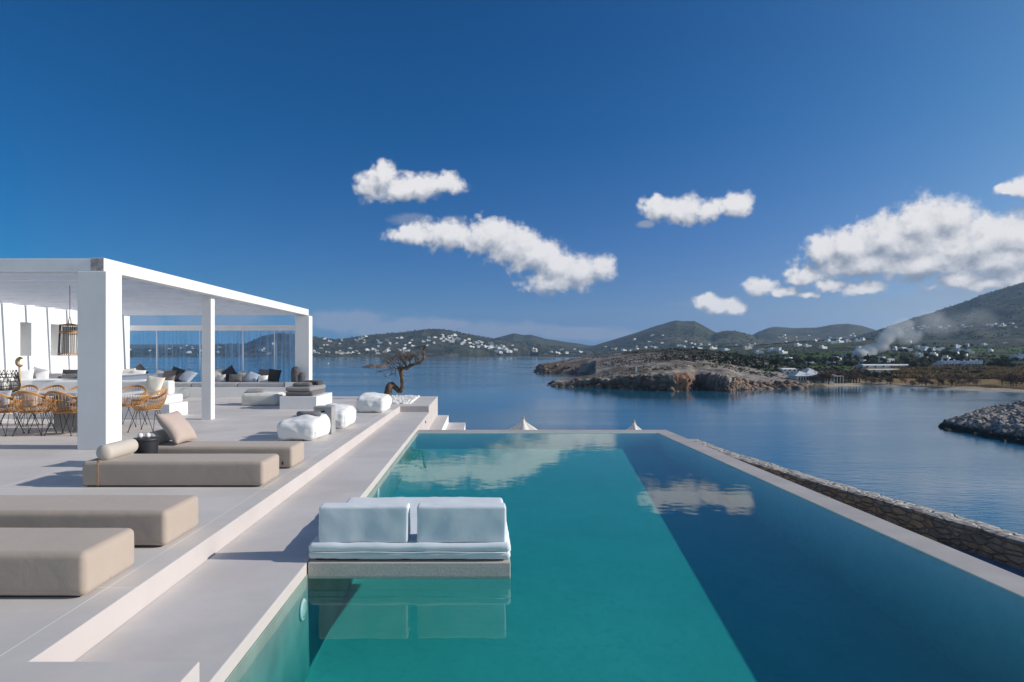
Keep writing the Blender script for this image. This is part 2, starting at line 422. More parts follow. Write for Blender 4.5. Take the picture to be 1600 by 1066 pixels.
WZ = -.263
def floor_z(y): return WZ - (.79 - .0485 * (y - 5.1))
def pool_mats():
    m, N, p, o, P = mat('pool_plaster')
    a = N.noise(P, 1.1, 5, .6); b = N.noise(P, 14, 5, .6)
    col = N.mix(N.maprange(a.outputs[0], .3, .7), (.36, .62, .56), (.42, .68, .62)); col = N.mix(N.maprange(b.outputs[0], .45, .75, 0, .5), col, (.28, .52, .48))  # plaster mottling, strengthened in the colour to suggest caustic light
    N.l.new(col, p.inputs['Base Color']); p.inputs['Roughness'].default_value = .8
    M['poolfloor'] = m
    m = bpy.data.materials.new('pool_water'); m.use_nodes = True; nt = m.node_tree; nt.nodes.clear(); N = NT(nt)
    out = N.node('ShaderNodeOutputMaterial'); tr = N.node('ShaderNodeBsdfTransparent'); gl = N.node('ShaderNodeBsdfGlossy'); gl.inputs['Roughness'].default_value = 0.0
    fr = N.node('ShaderNodeFresnel'); gq = N.node('ShaderNodeNewGeometry')
    N.l.new(N.math('MULTIPLY_ADD', gq.outputs['Backfacing'], 1 / 1.40 - 1.40, 1.40), fr.inputs[0])   # same reflectance from either side, so sunlight gets in
    tc = N.node('ShaderNodeTexCoord'); nz = N.noise(tc.outputs['Object'], 2.2, 2, .5); nz2 = N.noise(tc.outputs['Object'], 9, 2, .5)
    bp = N.node('ShaderNodeBump'); bp.inputs['Strength'].default_value = .14; bp.inputs['Distance'].default_value = .014
    N.l.new(N.math('ADD', nz.outputs[0], N.math('MULTIPLY', nz2.outputs[0], .12)), bp.inputs['Height']); N.l.new(bp.outputs[0], gl.inputs['Normal'])
    mx = N.node('ShaderNodeMixShader'); N.l.new(fr.outputs[0], mx.inputs[0]); N.l.new(tr.outputs[0], mx.inputs[1]); N.l.new(gl.outputs[0], mx.inputs[2])
    N.l.new(mx.outputs[0], out.inputs['Surface'])
    ab = N.node('ShaderNodeVolumeAbsorption'); ab.inputs['Color'].default_value = (.02, .75, .76, 1); ab.inputs['Density'].default_value = POOL_ABS
    N.l.new(ab.outputs[0], out.inputs['Volume'])
    M['poolwater'] = m
POOL_ABS = .84
pool_mats()
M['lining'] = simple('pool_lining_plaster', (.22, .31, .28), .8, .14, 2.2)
def basin():
    bm = BM(); ys = (-3.0, 14.35); xs = (-1.35, 3.9)
    # floor slab
    v = [bm.verts.new((x, y, floor_z(y))) for x, y in ((xs[0], ys[0]), (xs[1], ys[0]), (xs[1], ys[1]), (xs[0], ys[1]))]; bm.faces.new(v)
    obj_f = obj('pool_floor', bm, M['poolfloor']); tag(obj_f, kind='structure')
    bm = BM(); bx(bm, -1.35 + .002, 3.9, -3.4, -3.0, -3.4, -.164); o = obj('pool_end_wall', bm, M['cream']); tag(o, kind='structure')
    # thin lining of the left wall, under the water line (same plaster as the floor)
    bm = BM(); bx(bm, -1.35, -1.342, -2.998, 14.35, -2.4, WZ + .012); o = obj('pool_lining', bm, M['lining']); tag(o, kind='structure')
    # infinity edge, right and far, as one coping
    bm = BM(); prism(bm, [(3.9, -3.4), (4.25, -3.4), (4.25, 14.9), (-1.348, 14.9), (-1.348, 14.35), (3.9, 14.35)], -3.4, -.252)
    o = obj('pool_edge', bm, [M['coping'], M['poolfloor']]); tag(o, kind='structure')
    for f in o.data.polygons:
        c = f.center
        f.material_index = 1 if (abs(f.normal.x + 1) < .01 and c.x > 3 or abs(f.normal.y + 1) < .01 and c.y > 14) else 0
    md = o.modifiers.new('b', 'BEVEL'); md.width = .012; md.segments = 3; md.limit_method = 'ANGLE'
    bm = BM(); bx(bm, -1.37, 3.93, -3.02, 14.38, -2.6, WZ); o = obj('pool_water', bm, M['poolwater']); tag(o, kind='structure')
M['coping'] = simple('coping_plaster', (.50, .46, .43), .55, .10, 1.4, .2, 30, .004)
basin()
# stairs going down beside the far pool end
bm = BM()
for i, (a, b, z) in enumerate([(-1.368, -1.0, -.63), (-.998, -.43, -.88), (-.428, .05, -1.13), (.052, .5, -1.4), (.502, .95, -1.7)]):
    bx(bm, a, b, 14.91, 22.3, -3.4, z)
st = obj('staircase', bm, [M['cement_walk'], M['plaster']]); assign_top(st); tag(st, 'cement steps descending towards the sea behind the far left pool corner', 'stairs')
# low terrace below the pool
def stone_mat(name, dark=1.0):
    m, N, p, o, P = mat(name)
    mp = N.node('ShaderNodeMapping'); mp.inputs['Scale'].default_value = (1.0, 1.0, 2.6); N.l.new(P, mp.inputs[0])
    v = N.node('ShaderNodeTexVoronoi'); v.inputs['Scale'].default_value = 5.2; v.inputs['Randomness'].default_value = .85; N.l.new(mp.outputs[0], v.inputs['Vector'])
    e = N.node('ShaderNodeTexVoronoi'); e.feature = 'DISTANCE_TO_EDGE'; e.inputs['Scale'].default_value = 5.2; e.inputs['Randomness'].default_value = .85; N.l.new(mp.outputs[0], e.inputs['Vector'])
    v.distance = 'CHEBYCHEV'
    wn = N.node('ShaderNodeTexWhiteNoise'); N.l.new(v.outputs['Color'], wn.inputs[0])
    rp = N.node('ShaderNodeValToRGB'); N.l.new(wn.outputs[0], rp.inputs[0]); cr = rp.color_ramp
    cols = [(0, (.10, .10, .10)), (.25, (.20, .18, .15)), (.45, (.28, .22, .15)), (.62, (.14, .15, .16)), (.8, (.34, .22, .11)), (1, (.22, .22, .21))]
    cr.elements[0].color = (*cols[0][1], 1); cr.elements[1].color = (*cols[-1][1], 1)
    for q, c in cols[1:-1]: el = cr.elements.new(q); el.color = (*c, 1)
    nz = N.noise(P, 9, 7, .7); nz2 = N.noise(P, 40, 4, .6)
    c = N.mix(N.maprange(nz.outputs[0], .35, .7, 0, .7), rp.outputs[0], (.10, .095, .085))
    c = N.mix(N.maprange(e.outputs['Distance'], 0.0, .045, .6, 0), c, (.06, .055, .05))
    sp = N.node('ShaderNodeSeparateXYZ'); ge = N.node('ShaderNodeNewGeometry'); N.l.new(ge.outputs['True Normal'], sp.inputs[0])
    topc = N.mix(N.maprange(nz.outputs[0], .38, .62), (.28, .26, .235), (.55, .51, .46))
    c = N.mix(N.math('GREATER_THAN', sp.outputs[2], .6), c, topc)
    N.l.new(c, p.inputs['Base Color']); p.inputs['Roughness'].default_value = .95
    h = N.math('ADD', N.math('ADD', N.maprange(e.outputs['Distance'], 0, .12), N.math('MULTIPLY', nz.outputs[0], .8)), N.math('MULTIPLY', nz2.outputs[0], .2)); bump(N, p, h, .9, .03)
    return m
M['stone'] = stone_mat('dry_stone')
def stone_wall():
    pin = [(7.3, -6), (7.1, -3), (6.75, 0.5), (6.35, 3.6), (5.90, 7.12), (5.56, 9.16), (5.30, 10.64), (5.02, 12.8), (4.90, 14.2), (4.88, 15.6)]
    # Catmull-Rom resample
    P = [Vector((x, y, 0)) for x, y in pin]; pts = []
    for i in range(len(P) - 1):
        a, b, c, d = P[max(i - 1, 0)], P[i], P[i + 1], P[min(i + 2, len(P) - 1)]
        for k in range(14):
            t = k / 14; pts.append(.5 * ((2 * b) + (c - a) * t + (2 * a - 5 * b + 4 * c - d) * t * t + (3 * b - a - 3 * c + d) * t ** 3))
    pts.append(P[-1])
    prof = [(0, -1.0), (0, -.85), (0, -.75), (0, -.66), (0, -.6), (.02, -.56), (.09, -.545), (.17, -.55), (.25, -.55), (.32, -.56), (.34, -.62), (.36, -1.2), (.40, -2.0), (.5, -3.2)]
    bm = BM(); rows = []
    for i, p in enumerate(pts):
        t = (pts[min(i + 1, len(pts) - 1)] - pts[max(i - 1, 0)]).normalized(); n = Vector((t.y, -t.x, 0))
        row = []
        for (w, z) in prof:
            q = p + n * w; q.z = z
            q += n * .035 * mnoise.noise(Vector((q.x * 3.1, q.y * 3.1, z * 5))) ; q.z += .022 * mnoise.noise(Vector((q.x * 4, q.y * 4, 3)))
            row.append(bm.verts.new(q))
        rows.append(row)
    for a, b in zip(rows, rows[1:]):
        for k in range(len(prof) - 1): bm.faces.new((a[k], b[k], b[k + 1], a[k + 1]))
    bm.faces.new(rows[-1])
    bmesh.ops.recalc_face_normals(bm, faces=bm.faces)
    o = obj('stone_wall', bm, M['stone']); tag(o, 'curved dry stone retaining wall of brown and grey rubble beside the infinity pool', 'wall')
    bm = BM(); pl = [(4.252, -6), (7.5, -6)] + [(p.x + .1, p.y) for p in pts[::6]] + [(4.252, 15.6)]
    # catch gutter floor
    a = [bm.verts.new((x, y, -.86)) for x, y in pl]; bm.faces.new(a); o = obj('overflow_gutter', bm, M['gutter']); tag(o, kind='structure')
M['gutter'] = simple('gutter_plaster', (.10, .17, .28), .5, .1, 3)
stone_wall()
# plot of rock under the villa
def vnoise(x, y, seed=0):
    xi = np.floor(x).astype(np.int64); yi = np.floor(y).astype(np.int64); xf = x - xi; yf = y - yi
    def h(a, b):
        n = (a * 374761393 + b * 668265263 + seed * 1442695041) & 0x7fffffff
        n = ((n ^ (n >> 13)) * 1274126177) & 0x7fffffff
        return ((n ^ (n >> 16)) & 0xffff) / 65535.0
    u = xf * xf * (3 - 2 * xf); v = yf * yf * (3 - 2 * yf)
    return (h(xi, yi) * (1 - u) + h(xi + 1, yi) * u) * (1 - v) + (h(xi, yi + 1) * (1 - u) + h(xi + 1, yi + 1) * u) * v
def fbm(x, y, oct=5, seed=0, gain=.5):
    a = 1; s = 0; t = 0
    for i in range(oct):
        s = s + a * (vnoise(x, y, seed + i) - .5); t += a; x = x * 2.03 + 17.1; y = y * 2.03 + 5.3; a *= gain
    return s / t * 2
def ridged(x, y, oct=4, seed=0):
    a = 1; s = 0; t = 0
    for i in range(oct):
        s = s + a * (1 - 2 * np.abs(vnoise(x, y, seed + i) - .5)); t += a; x = x * 2.1 + 3.1; y = y * 2.1 + 9.3; a *= .5
    return s / t
def sstep(a, b, x): t = np.clip((x - a) / (b - a), 0, 1); return t * t * (3 - 2 * t)
def grid_mesh(name, X, Y, Z, keep=None, mat_=None, colors=None, smooth=True):
    nr, nc = X.shape
    idx = np.arange(nr * nc).reshape(nr, nc)
    q = np.stack([idx[:-1, :-1], idx[:-1, 1:], idx[1:, 1:], idx[1:, :-1]], -1).reshape(-1, 4)
    if keep is not None:
        kf = keep.reshape(-1); q = q[kf[q].any(1)]
    used = np.unique(q); remap = -np.ones(nr * nc, int); remap[used] = np.arange(len(used)); q = remap[q]
    co = np.stack([X, Y, Z], -1).reshape(-1, 3)[used]
    me = bpy.data.meshes.new(name); me.vertices.add(len(co)); me.vertices.foreach_set('co', co.ravel())
    me.loops.add(q.size); me.loops.foreach_set('vertex_index', q.ravel().astype(np.int32))
    me.polygons.add(len(q)); me.polygons.foreach_set('loop_start', np.arange(0, q.size, 4, dtype=np.int32))
    me.update(calc_edges=True); me.validate()
    if colors is not None:
        for cn, arr in colors.items():
            ca = me.color_attributes.new(cn, 'FLOAT_COLOR', 'POINT')
            ca.data.foreach_set('color', arr.reshape(-1, 4)[used].ravel().astype(np.float32))
    o = bpy.data.objects.new(name, me); C.objects.link(o); me.materials.append(mat_)
    if smooth: me.shade_smooth()
    return o
M['rock_near'] = simple('coastal_rock', (.30, .26, .21), .95, .25, .6, .6, 3, .1, col2=(.12, .10, .08))
def plot():
    x = np.linspace(-46, 30, 150); y = np.linspace(-40, 52, 150); X, Y = np.meshgrid(x, y)
    dx = np.maximum(0, np.maximum(X - 5.6, -30 - X)); dy = np.maximum(0, np.maximum(Y - 23.5, -25 - Y))
    d = np.hypot(dx, dy)
    Z = -3.3 - .62 * d + fbm(X * .3, Y * .3, 5, 3) * 1.0 * np.clip(d / 3, 0, 1)
    Z = np.maximum(Z, SEA_Z - 1.5)
    o = grid_mesh('ground', X, Y, Z, None, M['rock_near']); tag(o, kind='structure')
plot()

# ------------------------------------------------------------------ pergola
RY0, RSP = 10.54, .88
def pergola():
    t = thing('pergola', 'white timber pergola on square plastered columns over the dining terrace', 'pergola', (-9, 16, 0))
    bm = BM(); bx(bm, -6.18, -5.73, 10.16, 10.61, 0, 2.75, .012, 3); obj('column', bm, M['plaster'], t)
    bm = BM(); bx(bm, -6.15, -5.94, 14.66, 14.87, 0, 2.755, .006, 2); obj('column', bm, M['plaster'], t)
    bm = BM(); bx(bm, -6.21, -5.73, 22.36, 22.8, 0, 2.74, .012, 3); obj('column', bm, M['plaster'], t)
    bm = BM(); bx(bm, -6.0, -5.79, 10.20, 22.52, 2.757, 2.96, .004, 1); o = obj('beam', bm, [M['plaster'], M['raw_end']], t)
    for f in o.data.polygons:
        if f.normal.y < -.9: f.material_index = 1
    bm = BM(); bx(bm, -15.5, -6.003, 10.22, 10.30, 2.757, 2.955, .004, 1); obj('beam', bm, M['wood_white'], t)
    bm = BM(); bx(bm, -12.0, -6.003, 22.40, 22.5, 2.757, 2.955, .004, 1); obj('beam', bm, M['wood_white'], t)
    k = 0
    while RY0 + k * RSP < 22.2:
        y = RY0 + k * RSP; bm = BM(); bx(bm, -12.4, -6.003, y, y + .065, 2.752, 2.94, .004, 1); obj('rafter', bm, M['wood_white'], t); k += 1
    bm = BM(); bx(bm, -12.6, -12.42, 10.303, 22.39, 2.76, 2.95, .004, 1); obj('beam', bm, M['wood_white'], t)
pergola()
# side wall with two slot windows
def side_wall():
    # faces +X at X=-12.1; boolean-free: assemble panels round deep niches
    x1, x0 = -12.1, -12.75; y0, y1 = 9.0, 22.9; z1 = 2.748
    ns = [(17.42, 17.86), (18.66, 19.10)]; nz = (1.40, 2.30)
    bm = BM(); ys = [y0] + [v for n in ns for v in n] + [y1]
    for i in range(len(ys) - 1):
        a, b = ys[i], ys[i + 1]
        if i % 2 == 0: bx(bm, x0, x1, a, b, 0, z1)
        else: bx(bm, x0, x1, a, b, 0, nz[0]); bx(bm, x0, x1, a, b, nz[1], z1); bx(bm, x0, x0 + .08, a, b, nz[0], nz[1])
    bmesh.ops.remove_doubles(bm, verts=bm.verts, dist=.0005)
    # drop the internal faces where panels butt
    seen = {}
    for f in list(bm.faces):
        key = tuple(sorted(v.index for v in f.verts))
    o = obj('side_wall', bm, M['plaster']); tag(o, 'tall white plastered side wall with two slot niches at the left end of the terrace', 'wall')
side_wall()

# ------------------------------------------------------------------ rear wind screen: rail, glass and sheer curtains
def curtains():
    t = thing('curtain_rail', 'white rail on thin posts running behind the rear bench', 'rail', (-9, 22.95, 0))
    bm = BM(); bx(bm, -12.09, -6.22, 22.9, 23.0, 2.25, 2.43, .004, 1); obj('rail', bm, M['wood_white'], t)
    for x in (-11.2, -9.7, -8.2, -7.1):
        bm = BM(); bx(bm, x, x + .035, 22.93, 22.965, .0, 2.248); obj('post', bm, M['wood_white'], t)
    m = bpy.data.materials.new('sheer_curtain'); m.use_nodes = True; nt = m.node_tree; nt.nodes.clear(); N = NT(nt)
    out = N.node('ShaderNodeOutputMaterial'); tr = N.node('ShaderNodeBsdfTransparent'); df = N.node('ShaderNodeBsdfDiffuse'); tl = N.node('ShaderNodeBsdfTranslucent')
    tc = N.node('ShaderNodeTexCoord'); mp = N.node('ShaderNodeMapping'); mp.inputs['Scale'].default_value = (9, 9, .15); N.l.new(tc.outputs['Object'], mp.inputs[0])
    nz = N.noise(mp.outputs[0], 1.0, 4, .6)
    fac = N.maprange(nz.outputs[0], .35, .72, .06, .50)
    df.inputs[0].default_value = (.42, .66, .95, 1); tl.inputs[0].default_value = (.42, .66, .95, 1); tr.inputs[0].default_value = (.88, .95, 1, 1)
    a = N.node('ShaderNodeAddShader'); 
    mm = N.node('ShaderNodeMixShader'); mm.inputs[0].default_value = .5; N.l.new(df.outputs[0], mm.inputs[1]); N.l.new(tl.outputs[0], mm.inputs[2])
    mx = N.node('ShaderNodeMixShader'); N.l.new(fac, mx.inputs[0]); N.l.new(tr.outputs[0], mx.inputs[1]); N.l.new(mm.outputs[0], mx.inputs[2]); N.l.new(mx.outputs[0], out.inputs[0])
    nt.nodes.remove(a)
    xs = [-12.05, -11.25, -10.45, -9.72, -8.95, -8.25, -7.5, -6.85, -6.24]
    words = ['beside the white side wall', 'second from the side wall', 'left of the thin middle column', 'behind the brown and black cushions', 'just left of the thin middle column', 'behind the striped cushion', 'behind the charcoal cushions', 'next to the far corner column']
    for i in range(8):
        a, b = xs[i] + .01, xs[i + 1] - .01; n = 60; rng = random.Random(i); bm = BM(); rows = []
        ph = rng.random() * 6
        for k in range(n + 1):
            x = a + (b - a) * k / n; y = 22.95 + .028 * math.sin(x * 42 + ph + 1.3 * math.sin(x * 9)) 
            rows.append([bm.verts.new((x, y + .012 * math.sin(z * 2 + x * 5), z)) for z in (.03, .5, 1.0, 1.6, 2.249)])
        for p, q in zip(rows, rows[1:]):
            for j in range(4): bm.faces.new((p[j], q[j], q[j + 1], p[j + 1]))
        o = obj('curtain', bm, m, None, True); tag(o, 'sheer bluish curtain panel hanging from the rail ' + words[i], 'curtain', 'sheer curtains behind the bench')
curtains()

# ------------------------------------------------------------------ rear bench and its cushions
def bench():
    t = thing('bench', 'long built-in white bench with grey seat pads along the rear edge of the terrace', 'bench', (-9, 22.3, 0))
    bm = BM(); bx(bm, -12.09, -5.6, 21.9, 22.88, 0, .34, .01, 2); 
    obj('base', bm, M['plaster'], t)
    bm = BM(); bx(bm, -6.42, -5.602, 21.91, 22.35, .342, .50, .01, 2); obj('ledge', bm, M['plaster'], t)
    for a, b in ((-12.05, -11.0), (-10.98, -9.55), (-9.53, -8.01), (-7.99, -6.45)):
        bm = BM(); softbox(bm, a, b, 21.93, 22.78, .342, .485, .03, .008, .002, int(a * 10)); obj('seat_pad', bm, M['mgrey_pad'], t, True)
M['mgrey_pad'] = fabric('pale_grey_pad', (.44, .44, .46))
bench()
PILLOWS = {}
def pillow(px, py, Y, w, matn, label, lean=70, roll=0, yaw=0, t=.16, h=None, group='scatter cushions on the rear bench', zoff=None, wide=1.0):
    """pillow centred on photo point (px,py) at distance Y"""
    X = (px - VX) / F * Y; Z = 1.5 - (py - VY) / F * Y
    rng = random.Random(int(px * 13 + py)); bm = pillow_bm(w, h or w, t, 14, rng.random() * 9)
    o = obj('cushion', bm, M[matn], None, True)
    o.location = (X, Y, Z); o.rotation_mode = 'XYZ'
    o.rotation_euler = (Matrix.Rotation(R(yaw), 3, 'Z') @ Matrix.Rotation(R(lean), 3, 'X') @ Matrix.Rotation(R(roll), 3, 'Z')).to_euler()
    return tag(o, label, 'cushion', group)
pillow(200, 587, 22.45, .50, 'cream_fab', 'cream cushion at the left on the rear bench, partly behind the dining column', 72, 4)
pillow(216, 588, 22.35, .46, 'white_fab', 'white cushion in front of a dark pointed one, left on the rear bench', 70, -4)
pillow(217, 582, 22.6, .50, 'dgrey', 'dark grey cushion standing on its corner behind two pale cushions on the rear bench', 78, 42)
pillow(250, 588, 22.5, .46, 'lgrey', 'light grey cushion leaning left of the brown one on the rear bench', 62, -22)
pillow(264, 588, 22.35, .46, 'brown_fab', 'dark brown cushion between light grey and charcoal ones on the rear bench', 66, -4)
pillow(277, 586, 22.5, .52, 'char', 'large charcoal cushion leaning between brown and blue-grey ones', 70, -20, 10)
pillow(293, 588, 22.45, .52, 'blue_grey', 'pale blue-grey cushion slumped left of the thin middle column', 52, -24, -10)
pillow(338, 586, 22.5, .46, 'cream_fab', 'cream cushion just right of the thin middle column on the rear bench', 72, 6)
pillow(346, 592, 22.25, .30, 'lgrey', 'small pale grey cushion leaning beside the cream one', 66, 10)
pillow(358, 586, 22.55, .52, 'char', 'charcoal cushion standing on its corner right of the small pale one', 76, 36)
pillow(368, 591, 22.2, .46, 'dgrey', 'low dark grey oblong cushion in front of the charcoal one', 66, 0, 0, .16, .28)
pillow(381, 589, 22.45, .44, 'cream_fab', 'off-white cushion behind the dark grey oblong one on the rear bench', 66, -6)
pillow(393, 590, 22.35, .44, 'blue_grey', 'blue-grey cushion slumped between off-white and taupe ones', 58, -26)
pillow(413, 587, 22.55, .46, 'brown_fab', 'taupe brown cushion behind a small white one on the rear bench', 72, -4)
pillow(411, 592, 22.2, .34, 'white_fab', 'small white cushion in front of the taupe brown one', 66, 4, 0, .14, .24)
pillow(428, 587, 22.55, .46, 'char', 'black cushion at the right end of the rear bench row', 72, -8)

# dark carved stone on the ledge
def sculpture():
    Y = 22.1; X0 = (464 - VX) / F * Y
    t = thing('stone_sculpture', 'dark carved stone sculpture of two joined lumps on the end of the rear bench', 'sculpture', (X0, Y, .50))
    bm = BM(); lathe(bm, [(0, .50), (.13, .50), (.15, .54), (.155, .70), (.16, .85), (.13, .97), (.06, 1.02), (0, 1.025)], 28, X0 - .04, Y)
    for v in bm.verts: v.co += v.co.normalized() * .02 * mnoise.noise(v.co * 9)
    obj('tall_lump', bm, M['darkstone'], t, True)
    bm = BM(); lathe(bm, [(0, .50), (.11, .505), (.13, .56), (.135, .68), (.12, .78), (.05, .83), (0, .835)], 24, X0 + .14, Y + .01)
    for v in bm.verts: v.co += v.co.normalized() * .02 * mnoise.noise(v.co * 9)
    obj('low_lump', bm, M['darkstone'], t, True)
M['darkstone'] = simple('dark_carved_stone', (.10, .10, .115), .8, .25, 8, .8, 25, .02)
sculpture()
def glass_globe():
    Y = 21.3; X = (288 - VX) / F * Y
    bm = BM(); r = .17; lathe(bm, [(0, .005)] + [(r * math.sin(a), r - r * math.cos(a) + .005) for a in np.linspace(.25, 2.75, 22)] , 28, X, Y)
    m = bpy.data.materials.new('clear_glass'); m.use_nodes = True; nt = m.node_tree; nt.nodes.clear(); N = NT(nt)
    out = N.node('ShaderNodeOutputMaterial'); tr = N.node('ShaderNodeBsdfTransparent'); tr.inputs[0].default_value = (.86, .89, .88, 1)
    gl = N.node('ShaderNodeBsdfGlossy'); gl.inputs['Roughness'].default_value = .02; fr = N.node('ShaderNodeLayerWeight'); fr.inputs[0].default_value = .12
    mx = N.node('ShaderNodeMixShader'); N.l.new(fr.outputs['Fresnel'], mx.inputs[0]); N.l.new(tr.outputs[0], mx.inputs[1]); N.l.new(gl.outputs[0], mx.inputs[2])
    df = N.node('ShaderNodeBsdfDiffuse'); df.inputs[0].default_value = (.7, .72, .72, 1); m2 = N.node('ShaderNodeMixShader'); m2.inputs[0].default_value = .16
    N.l.new(mx.outputs[0], m2.inputs[1]); N.l.new(df.outputs[0], m2.inputs[2]); N.l.new(m2.outputs[0], out.inputs[0])
    M['glass'] = m
    o = obj('glass_vase', bm, m, None, True); tag(o, 'round clear glass vase on the floor in front of the rear bench', 'vase')
glass_globe()

# ------------------------------------------------------------------ white sofa behind the dining table
def sofa():
    t = thing('sofa', 'white block sofa on a plastered base facing the dining table', 'sofa', (-8.8, 15.4, 0))
    bm = BM(); bx(bm, -10.6, -7.02, 15.0, 15.95, 0, .31, .008, 2); obj('base', bm, M['plaster'], t)
    bm = BM(); softbox(bm, -10.6, -7.13, 15.02, 15.93, .312, .50, .035, .008, .003, 2, 14); obj('seat', bm, M['white_fab'], t, True)
    bm = BM(); softbox(bm, -10.6, -7.32, 15.62, 15.92, .50, .82, .04, .008, .003, 5, 14); obj('backrest', bm, M['white_fab'], t, True)
sofa()
pillow(240, 602, 15.5, .44, 'cream_fab', 'fluffy cream cushion leaning on the white sofa behind the end dining chair', 68, -8, 0, .18, None, 'cushions on the white sofas')
def side_sofa():
    t = thing('sofa', 'white sofa along the side wall behind the dining table', 'sofa', (-11.2, 19, 0))
    bm = BM(); bx(bm, -12.05, -10.45, 17.0, 21.6, 0, .40, .01, 2); obj('base', bm, M['plaster'], t)
    bm = BM(); softbox(bm, -12.05, -10.45, 17.02, 21.55, .402, .80, .05, .01, .006, 8, 14); obj('seat', bm, M['white_fab'], t, True)
side_sofa()
pillow(40, 588, 17.3, .40, 'white_fab', 'white cushion at the near left end of the side sofa', 60, 10, 0, .16, None, 'cushions on the white sofas')
pillow(58, 586, 17.6, .42, 'lgrey', 'pale grey cushion standing tilted on the side sofa, left of the flat grey one', 64, -14, 0, .16, None, 'cushions on the white sofas')
pillow(66, 589, 17.4, .34, 'white_fab', 'small white cushion slumped between the two grey ones on the side sofa', 50, 20, 0, .14, None, 'cushions on the white sofas')
pillow(83, 590, 17.5, .50, 'mgrey', 'flat mid grey cushion lying on the side sofa', 40, 0, 0, .14, .30, 'cushions on the white sofas')
pillow(110, 585, 18.2, .50, 'char', 'charcoal oblong cushion on the side sofa next to the corner column', 66, 0, 0, .15, .30, 'cushions on the white sofas')
pillow(108, 590, 17.4, .46, 'dgrey', 'dark grey flat cushion in front of the charcoal one on the side sofa', 40, 4, 0, .12, .26, 'cushions on the white sofas')

# ------------------------------------------------------------------ dining table and rattan chairs
def dining_table():
    t = thing('dining_table', 'long grey-topped dining table set among rattan armchairs', 'table', (-8.9, 12.6, 0))
    bm = BM(); bx(bm, -11.2, -6.62, 12.15, 13.05, .69, .742, .006, 2); obj('tabletop', bm, M['tabletop'], t)
    for x in (-10.3, -8.0):
        bm = BM(); bx(bm, x, x + .72, 12.42, 12.8, .0, .688, .01, 2); obj('pedestal', bm, M['box_grey'], t)
dining_table()
def make_chair(label):
    t = thing('rattan_chair', label, 'chair', (0, 0, 0), 'rattan armchairs round the dining table')
    def bk(th): return max(0, -math.sin(th))
    def rim(th, lift=0):
        b = bk(th); return Vector((.315 * math.cos(th) * (1 - .02 * b), .30 * math.sin(th) - .05 * b, .615 + .19 * b ** 1.4))
    def low(th):
        return Vector((.225 * math.cos(th), .215 * math.sin(th), .415))
    A0, A1 = R(-205), R(25)
    n = 40; ths = [A0 + (A1 - A0) * i / n for i in range(n + 1)]
    bm = BM(); up = [rim(a) for a in ths]
    # arm ends curl down to the seat ring
    e0 = [low(A0 - .25) , (low(A0 - .25) + rim(A0 - .12)) / 2 + Vector((-.03, .02, 0)), rim(A0 - .06) - Vector((0, 0, .04))]
    e1 = [rim(A1 + .06) - Vector((0, 0, .04)), (low(A1 + .25) + rim(A1 + .12)) / 2 + Vector((.03, .02, 0)), low(A1 + .25)]
    tube(bm, e0 + up + e1, .015, 8)
    tube(bm, [p - Vector((0, 0, .022)) for p in up], .008, 6)
    tube(bm, [low(2 * math.pi * i / 32) for i in range(32)], .012, 6, True)
    obj('frame', bm, M['rattan'], t, True)
    bm = BM()
    for i in range(24):
        th = A0 + (A1 - A0) * (i + .5) / 24; a, b = low(th), rim(th)
        mid = (a + b) / 2 + Vector((math.cos(th), math.sin(th), 0)) * .045
        tube(bm, [a, a.lerp(mid, .5) + Vector((math.cos(th), math.sin(th), 0)) * .012, mid, mid.lerp(b, .5), b], .0055, 5)
    for f in (.10, .18, .26, .34, .62):
        pts = []
        for a in ths:
            p = low(a).lerp(rim(a), f); o_ = math.sin(f * math.pi) * .045
            pts.append(p + Vector((math.cos(a), math.sin(a), 0)) * (o_ + .006))
        tube(bm, pts, .005, 5)
    obj('backrest', bm, M['rattan'], t, True)
    bm = BM()
    for k in range(13):
        r = .215 - k * .016
        if r > .01: tube(bm, [Vector((r * 1.04 * math.cos(2 * math.pi * i / 24), r * math.sin(2 * math.pi * i / 24), .412 - .012 * (1 - r / .215))) for i in range(24)], .0085, 5, True)
    obj('seat', bm, M['rattan'], t, True)
    for sx in (-1, 1):
        for sy in (-1, 1):
            bm = BM(); foot = Vector((.245 * sx, .235 * sy, .012))
            p0 = Vector((.19 * sx, .07 * sy, .405)); p1 = Vector((.07 * sx, .19 * sy, .405))
            tube(bm, [p0, p0.lerp(foot, .97), foot, p1.lerp(foot, .97), p1], .0055, 6)
            lathe(bm, [(0, 0), (.013, 0), (.013, .02), (0, .022)], 8, foot.x, foot.y)
            obj('leg', bm, M['black'], t)
    return t
ch0 = make_chair('rattan armchair seen from behind, cut by the left edge of the photo')
ch0.location = (-8.66, 11.98, 0)
def place(x, y, rz, label):
    c = copy_tree(ch0); c.location = (x, y, 0); c.rotation_euler = (0, 0, R(rz)); c['label'] = label; return c
place(-8.08, 12.02, 4, 'rattan armchair seen from behind holding a pale pinkish cushion, near side of the table')
place(-7.50, 12.02, -3, 'rattan armchair seen from behind just left of the big corner column')
place(-6.93, 12.04, 2, 'rattan armchair on the near side hidden behind the big corner column')
place(-6.30, 12.55, 90, 'rattan armchair in profile at the right head of the table, beside the corner column')
place(-9.40, 13.5, 180, 'rattan armchair on the far side of the table, behind the wire basket')
place(-8.85, 13.5, 178, 'rattan armchair on the far side of the table facing the camera, between basket and lantern')
place(-8.25, 13.5, 183, 'rattan armchair on the far side of the table below the hanging lantern')
place(-7.12, 13.45, 182, 'rattan armchair on the far side of the table, right of the corner column')
pillow(97+8, 629, 12.0, .34, 'mgrey', 'grey cushion in the rattan chair just left of the corner column', 74, 0, 0, .10, None, 'cushions in the rattan chairs')
